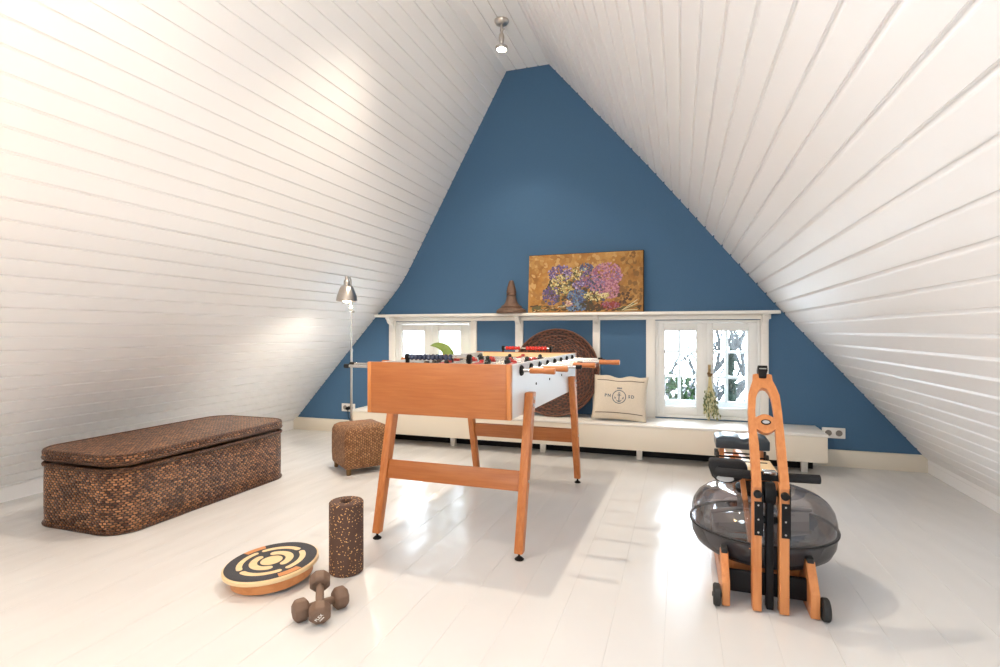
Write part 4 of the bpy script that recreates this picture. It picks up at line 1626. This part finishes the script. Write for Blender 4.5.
# carved finial
fi = empty('carved_finial', (-1.463, 4.70, 1.212), 0, 'dark carved wooden finial on the shelf beside the flower painting', 'ornament')
mb = MB()
mb.lathe([(0.0, 0.0), (0.135, 0.0), (0.140, 0.012), (0.132, 0.030), (0.108, 0.044), (0.094, 0.050), (0.098, 0.058), (0.090, 0.066), (0.070, 0.078), (0.056, 0.100), (0.047, 0.130), (0.040, 0.160)], n=28)
mb.build('bell_base', M['finial_wood'], fi)
mb = MB()
mb.lathe([(0.040, 0.160), (0.046, 0.164), (0.046, 0.172), (0.041, 0.176), (0.040, 0.182), (0.045, 0.186), (0.044, 0.200), (0.036, 0.240), (0.026, 0.275), (0.022, 0.290), (0.016, 0.298), (0.0, 0.302)], n=24)
mb.build('spire', M['finial_wood'], fi)

# flower painting
pa = empty('flower_painting', (-0.797, 4.700, 1.212), 0, 'unframed canvas painting of a lilac bouquet leaning above the shelf', 'painting')
PW, PH, PD = 1.005, 0.525, 0.022
lean = Matrix.Rotation(R(-6), 4, 'X') @ Matrix.Rotation(R(-0.3), 4, 'Y')


def canvas_mat():
    m, nt, b = new_mat('painted_canvas')
    tc = nt.nodes.new('ShaderNodeTexCoord')
    n = nt.nodes.new('ShaderNodeTexNoise')
    n.inputs['Scale'].default_value = 5
    n.inputs['Detail'].default_value = 7
    n.inputs['Roughness'].default_value = 0.65
    rp = nt.nodes.new('ShaderNodeValToRGB')
    els = rp.color_ramp.elements
    els[0].position, els[0].color = 0.28, rgb(110, 70, 28)
    els[1].position, els[1].color = 0.72, rgb(192, 152, 88)
    e = els.new(0.5)
    e.color = rgb(164, 116, 54)
    nt.links.new(tc.outputs['Object'], n.inputs['Vector'])
    nt.links.new(n.outputs['Fac'], rp.inputs['Fac'])
    nt.links.new(rp.outputs['Color'], b.inputs['Base Color'])
    b.inputs['Roughness'].default_value = 0.7
    return m


mb = MB()
mb.box((0, -PD / 2, PH / 2), (PW, PD, PH), mat=lean)
cv = mb.build('canvas', canvas_mat(), pa, 0.002)
mb = MB()
mb.box((0, 0.006, PH / 2 + 0.004), (PW + 0.012, 0.012, PH + 0.008), mat=lean)
mb.build('back_frame', M['black_plastic'], pa)
PC = [rgb(88, 70, 116), rgb(124, 104, 142), rgb(182, 130, 142), rgb(148, 92, 112), rgb(206, 192, 136), rgb(170, 156, 96), rgb(66, 94, 138), rgb(104, 126, 146),
      rgb(54, 50, 30), rgb(86, 82, 46), rgb(132, 48, 42), rgb(206, 194, 152), rgb(74, 48, 24), rgb(70, 70, 96), rgb(158, 112, 48), rgb(186, 148, 90), rgb(168, 126, 64), rgb(152, 108, 52), rgb(122, 86, 38), rgb(170, 156, 190), rgb(140, 84, 106)]
PM = [plain('paint_tone', c, 0.6) for c in PC]
mb = MB()
lay = [0.0]


def dab(px, pz, r, ci, asp=1.0, rot=0.0):
    lay[0] += 0.0000022
    mb.mi = ci
    n = 7
    pts = []
    for i in range(n):
        a = 2 * PI * i / n
        k = r * random.uniform(0.75, 1.15)
        x_, z_ = k * math.cos(a), k * asp * math.sin(a)
        pts.append((px + x_ * math.cos(rot) - z_ * math.sin(rot), pz + x_ * math.sin(rot) + z_ * math.cos(rot)))
    vs = [mb.bm.verts.new(lean @ Vector((max(-PW / 2 + 0.004, min(PW / 2 - 0.004, p[0])), -PD - 0.0006 - lay[0], max(0.006, min(PH - 0.004, p[1]))))) for p in pts]
    mb.bm.faces.new(vs).material_index = ci


def uv_(px, py):     # photo fractions of the canvas: left to right, top to bottom
    return (-PW / 2 + PW * px, PH * (1 - py))


def cluster(cx_, cy_, rx, ry, n, cols, r0=0.011):
    for _ in range(n):
        a, k = random.uniform(0, 2 * PI), math.sqrt(random.random())
        x_, z_ = uv_(cx_ + rx * k * math.cos(a), cy_ + ry * k * math.sin(a))
        dab(x_, z_, r0 * random.uniform(0.6, 1.3), random.choice(cols), random.uniform(0.6, 1.2), random.uniform(0, PI))


random.seed(21)
# table top of the still life, shadows
for _ in range(60):
    x_, z_ = uv_(random.uniform(0.03, 0.95), random.uniform(0.86, 0.985))
    dab(x_, z_, random.uniform(0.02, 0.045), random.choice([12, 9, 14, 8]), 0.35, random.uniform(-0.2, 0.3))
for _ in range(420):
    # loose ground strokes: ochre, lighter to the upper left, browner to the right
    fx_, fy_ = random.random(), random.uniform(0, 0.9)
    x_, z_ = uv_(fx_, fy_)
    dab(x_, z_, random.uniform(0.012, 0.03), random.choice([15, 16, 17] if fx_ + fy_ < 0.9 else [14, 17, 16, 18]), random.uniform(0.4, 0.9), random.uniform(0, PI))
for _ in range(90):
    x_, z_ = uv_(random.uniform(0.02, 0.97), random.uniform(0.88, 0.985))
    dab(x_, z_, random.uniform(0.015, 0.035), random.choice([12, 9, 14, 8]), 0.35, random.uniform(-0.2, 0.3))
cluster(0.46, 0.60, 0.30, 0.28, 330, [8, 9, 9, 13, 12], 0.013)
cluster(0.55, 0.88, 0.12, 0.09, 60, [8, 12], 0.014)
cluster(0.82, 0.74, 0.10, 0.16, 60, [14, 12, 18], 0.016)
cluster(0.29, 0.33, 0.115, 0.14, 230, [0, 1, 0, 13, 0, 1, 19], 0.0085)
cluster(0.21, 0.70, 0.075, 0.17, 200, [0, 1, 13, 0], 0.0085)
cluster(0.43, 0.90, 0.09, 0.09, 110, [6, 7, 13, 8], 0.010)
cluster(0.31, 0.53, 0.11, 0.17, 170, [4, 5, 5, 9], 0.0085)
cluster(0.46, 0.34, 0.07, 0.12, 100, [4, 11, 5, 9], 0.0085)
cluster(0.52, 0.26, 0.06, 0.10, 90, [13, 0, 7, 13], 0.008)
cluster(0.55, 0.45, 0.09, 0.15, 190, [0, 1, 3, 13], 0.0085)
cluster(0.70, 0.38, 0.13, 0.20, 420, [2, 3, 2, 1, 20], 0.0085)
cluster(0.73, 0.62, 0.08, 0.16, 210, [2, 3, 2, 20], 0.0085)
cluster(0.62, 0.58, 0.07, 0.13, 130, [3, 1, 2, 13], 0.0085)
cluster(0.45, 0.54, 0.05, 0.08, 60, [1, 0, 19], 0.0085)
cluster(0.45, 0.73, 0.09, 0.11, 160, [6, 7, 6, 13], 0.0085)
cluster(0.58, 0.74, 0.08, 0.08, 70, [4, 11, 5, 9], 0.0085)
cluster(0.68, 0.73, 0.035, 0.05, 30, [4, 11, 5], 0.0085)
cluster(0.37, 0.85, 0.03, 0.05, 30, [2, 11], 0.008)
# basket of red blossom and the pale cloth
cluster(0.73, 0.90, 0.085, 0.065, 160, [10, 3, 10, 20, 12], 0.008)
for k in range(14):
    t = k / 13
    for j in range(4):
        x_, z_ = uv_(0.83 + 0.12 * t, 0.985 - (0.16 * t) * (j / 3) - 0.01)
        dab(x_, z_, 0.007, [11, 9, 11, 11][j], 0.6, 0.5)
for k in range(60):
    t = random.random()
    x_, z_ = uv_(0.05 + 0.34 * t, 0.965 - 0.10 * t + 0.03 * random.random())
    dab(x_, z_, 0.014, random.choice([11, 14, 9, 17]), 0.18, random.uniform(0.05, 0.4))
mb.build('brushwork', PM, cv, smooth=False)

# dried flowers hung from the window handle
df = empty('dried_flower_bunch', (0.230, 4.722, 0.309), 0, 'bunch of dried pale flowers tied upside down at the window handle', 'flowers')
random.seed(4)
mb, mf, ml = MB(), MB(), MB()
for k in range(95):
    a = random.uniform(0, 2 * PI)
    sp = math.sqrt(random.random())
    top = Vector((0.006 * math.cos(a), -0.012 + 0.006 * math.sin(a), 0.372 + random.uniform(0, 0.03)))
    L_ = random.uniform(0.20, 0.365)
    bx_, by_ = 0.085 * sp * math.cos(a) * (L_ / 0.36), 0.032 * sp * math.sin(a) * (L_ / 0.36) - 0.012
    bot = Vector((bx_ + 0.012 * (L_ / 0.36), by_, 0.375 - L_))
    midp = top.lerp(bot, 0.5) + Vector((-0.25 * bx_, 0, 0.0))
    mb.tube([top, midp, bot], 0.0022, 4)
    for q_ in range(8):
        t = random.uniform(0.45, 1.0)
        p = top.lerp(bot, t) + Vector((random.uniform(-0.010, 0.010), random.uniform(-0.008, 0.008), 0))
        if p.z > random.uniform(0.14, 0.31):
            continue
        (mf if random.random() < 0.35 else ml).sph(p, random.uniform(0.0035, 0.0065), 6, 4, (1, 1, 1.9))
mb.build('stem', M['dry_stem'], df)
mf.build('flower_head', M['dry_pale'], df)
ml.build('leaf', M['dry_leaf'], df)
mb = MB()
mb.lathe([(0.012, 0.368), (0.016, 0.374), (0.016, 0.384), (0.012, 0.390)], (0, -0.012, 0), 14)
mb.sph((-0.008, -0.022, 0.394), 0.011, 8, 6, (1.2, 0.8, 1.1))
mb.sph((0.012, -0.022, 0.388), 0.009, 8, 6, (1.3, 0.8, 0.9))
mb.tube([(0, -0.012, 0.385), (0.004, -0.006, 0.41), (0.0, 0.02, 0.425)], 0.003, 6)
mb.build('twine_tie', M['twine'], df)

# potted plant behind the table
pp = empty('potted_plant', (-2.055, 4.56, 0.309), 0, 'potted plant with one arching green leaf in front of the left window', 'plant')
mb = MB()
mb.lathe([(0.0, 0.0), (0.058, 0.0), (0.064, 0.01), (0.080, 0.13), (0.084, 0.135), (0.084, 0.15), (0.076, 0.15), (0.070, 0.125), (0.0, 0.125)], n=32)
pt = mb.build('pot', M['pot_grey'], pp)
mb = MB()
mb.lathe([(0.0, 0.122), (0.072, 0.126), (0.0, 0.134)], n=24)
mb.build('soil', M['soil'], pp)


def leaf(spine, wid):
    mb = MB()
    spine = [Vector(p) for p in spine]
    n = len(spine) - 1
    prev = None
    for i, p in enumerate(spine):
        t = i / n
        d = (spine[min(i + 1, n)] - spine[max(i - 1, 0)]).normalized()
        w_ = wid * (math.sin(PI * min(1, t * 0.92 + 0.06)) ** 0.75 if t < 1 else 0.02)
        side_ = d.cross(Vector((0.15, -1, 0.35))).normalized()
        nn = d.cross(side_).normalized()
        cur = [mb.bm.verts.new(p + side_ * w_ * s + nn * 0.25 * w_ * abs(s)) for s in (-1, -0.5, 0, 0.5, 1)]
        if prev:
            for a in range(4):
                mb.bm.faces.new([prev[a], prev[a + 1], cur[a + 1], cur[a]])
        prev = cur
    o = mb.build('leaf', M['leaf_green'], pp)
    s_ = o.modifiers.new('thickness', 'SOLIDIFY')
    s_.thickness = 0.002
    return o


def bez(p0, p1, p2, p3, n=18):
    P = [Vector(p) for p in (p0, p1, p2, p3)]
    return [((1 - t) ** 3) * P[0] + 3 * t * (1 - t) ** 2 * P[1] + 3 * t * t * (1 - t) * P[2] + t ** 3 * P[3] for t in [i / n for i in range(n + 1)]]


leaf(bez((0.01, 0, 0.12), (0.10, 0, 0.42), (0.06, -0.01, 0.66), (-0.155, -0.01, 0.605)), 0.052)
leaf(bez((-0.01, 0, 0.12), (-0.05, 0, 0.30), (-0.10, 0.01, 0.42), (-0.18, 0.01, 0.40)), 0.040)
leaf(bez((0.01, -0.01, 0.12), (0.06, -0.03, 0.28), (0.12, -0.05, 0.36), (0.17, -0.06, 0.30)), 0.038)

# ------------------------------------------------------------------ outside the windows
mb = MB()
mb.bx(-40, 40, 5.4, 60, -4.2, -4.0)
tag(mb.build('ground', M['snowy']), kind='structure')


def bare_tree(loc, h, seed, label):
    random.seed(seed)
    t = empty('bare_tree', loc, random.uniform(0, 6), label, 'tree', 'bare trees outside the window')
    tm, bmh = MB(), MB()
    tm.tube([(0, 0, 0), (0.05, 0.02, h * 0.25), (0.0, 0.06, h * 0.5)], 0.17, 10, 0.12)

    def grow(p, d, L_, r_, depth):
        pts = [p]
        q = p.copy()
        dd = d.copy()
        for i in range(4):
            dd = (dd + Vector((random.uniform(-0.28, 0.28), random.uniform(-0.28, 0.28), random.uniform(-0.1, 0.22)))).normalized()
            q = q + dd * L_ / 4
            pts.append(q.copy())
        bmh.tube(pts, r_, 5, r_ * 0.55)
        if depth > 0:
            for _ in range(3 if depth > 1 else 2):
                k = random.randint(1, 4)
                nd = (dd + Vector((random.uniform(-1, 1), random.uniform(-1, 1), random.uniform(-0.3, 0.6)))).normalized()
                grow(pts[k], nd, L_ * random.uniform(0.55, 0.75), r_ * 0.62, depth - 1)
    for _ in range(7):
        a = random.uniform(0, 2 * PI)
        grow(Vector((0.0, 0.06, h * random.uniform(0.32, 0.5))), Vector((math.cos(a), math.sin(a), random.uniform(0.35, 1.2))).normalized(), h * 0.24, 0.062, 3)
    tm.build('trunk', M['bark'], t)
    bmh.build('branch', M['bark'], t)
    return t


def evergreen(loc, h, r, seed, label, mat, name='evergreen_tree'):
    random.seed(seed)
    t = empty(name, loc, 0, label, 'tree' if name == 'evergreen_tree' else 'hedge')
    tm = MB()
    tm.cyl((0, 0, 0), (0, 0, h * 0.9), 0.08 * h / 4, 0.02, n=8)
    tm.build('trunk', M['bark'], t)
    fm = MB()
    for _ in range(900):
        z = random.uniform(0.08, 1.0)
        rr = r * (1 - z) ** 0.7 * math.sqrt(random.random()) if name == 'evergreen_tree' else r * math.sqrt(random.random()) * (1 - z ** 4 * 0.5)
        a = random.uniform(0, 2 * PI)
        p = Vector((rr * math.cos(a), rr * math.sin(a), z * h))
        s = random.uniform(0.05, 0.13)
        rot = Euler((random.uniform(0, 6), random.uniform(0, 6), random.uniform(0, 6))).to_matrix()
        vs = [fm.bm.verts.new(p + rot @ Vector(q)) for q in ((-s, 0, 0), (0, -s * 0.4, 0.02), (s, 0, 0), (0, s * 0.4, 0.02))]
        fm.bm.faces.new(vs)
    fm.build('foliage', mat, t, smooth=False)
    return t


bare_tree((0.25, 11.5, -4.0), 7.6, 3, 'bare dark branched tree outside, seen through the right window')
bare_tree((3.6, 17.5, -4.0), 7.2, 11, 'bare tree further back outside, at the right pane of the right window')
evergreen((0.70, 8.6, -4.0), 4.75, 0.22, 5, 'slim dark evergreen outside the right window', M['ever_green'])
evergreen((-0.10, 9.6, -4.0), 4.30, 0.60, 6, 'green hedge bush outside the right window', M['hedge_green'], 'hedge_bush')
evergreen((1.62, 10.4, -4.0), 3.85, 0.62, 9, 'low grey-green bush outside the right pane of the right window', M['ever_green'], 'hedge_bush')
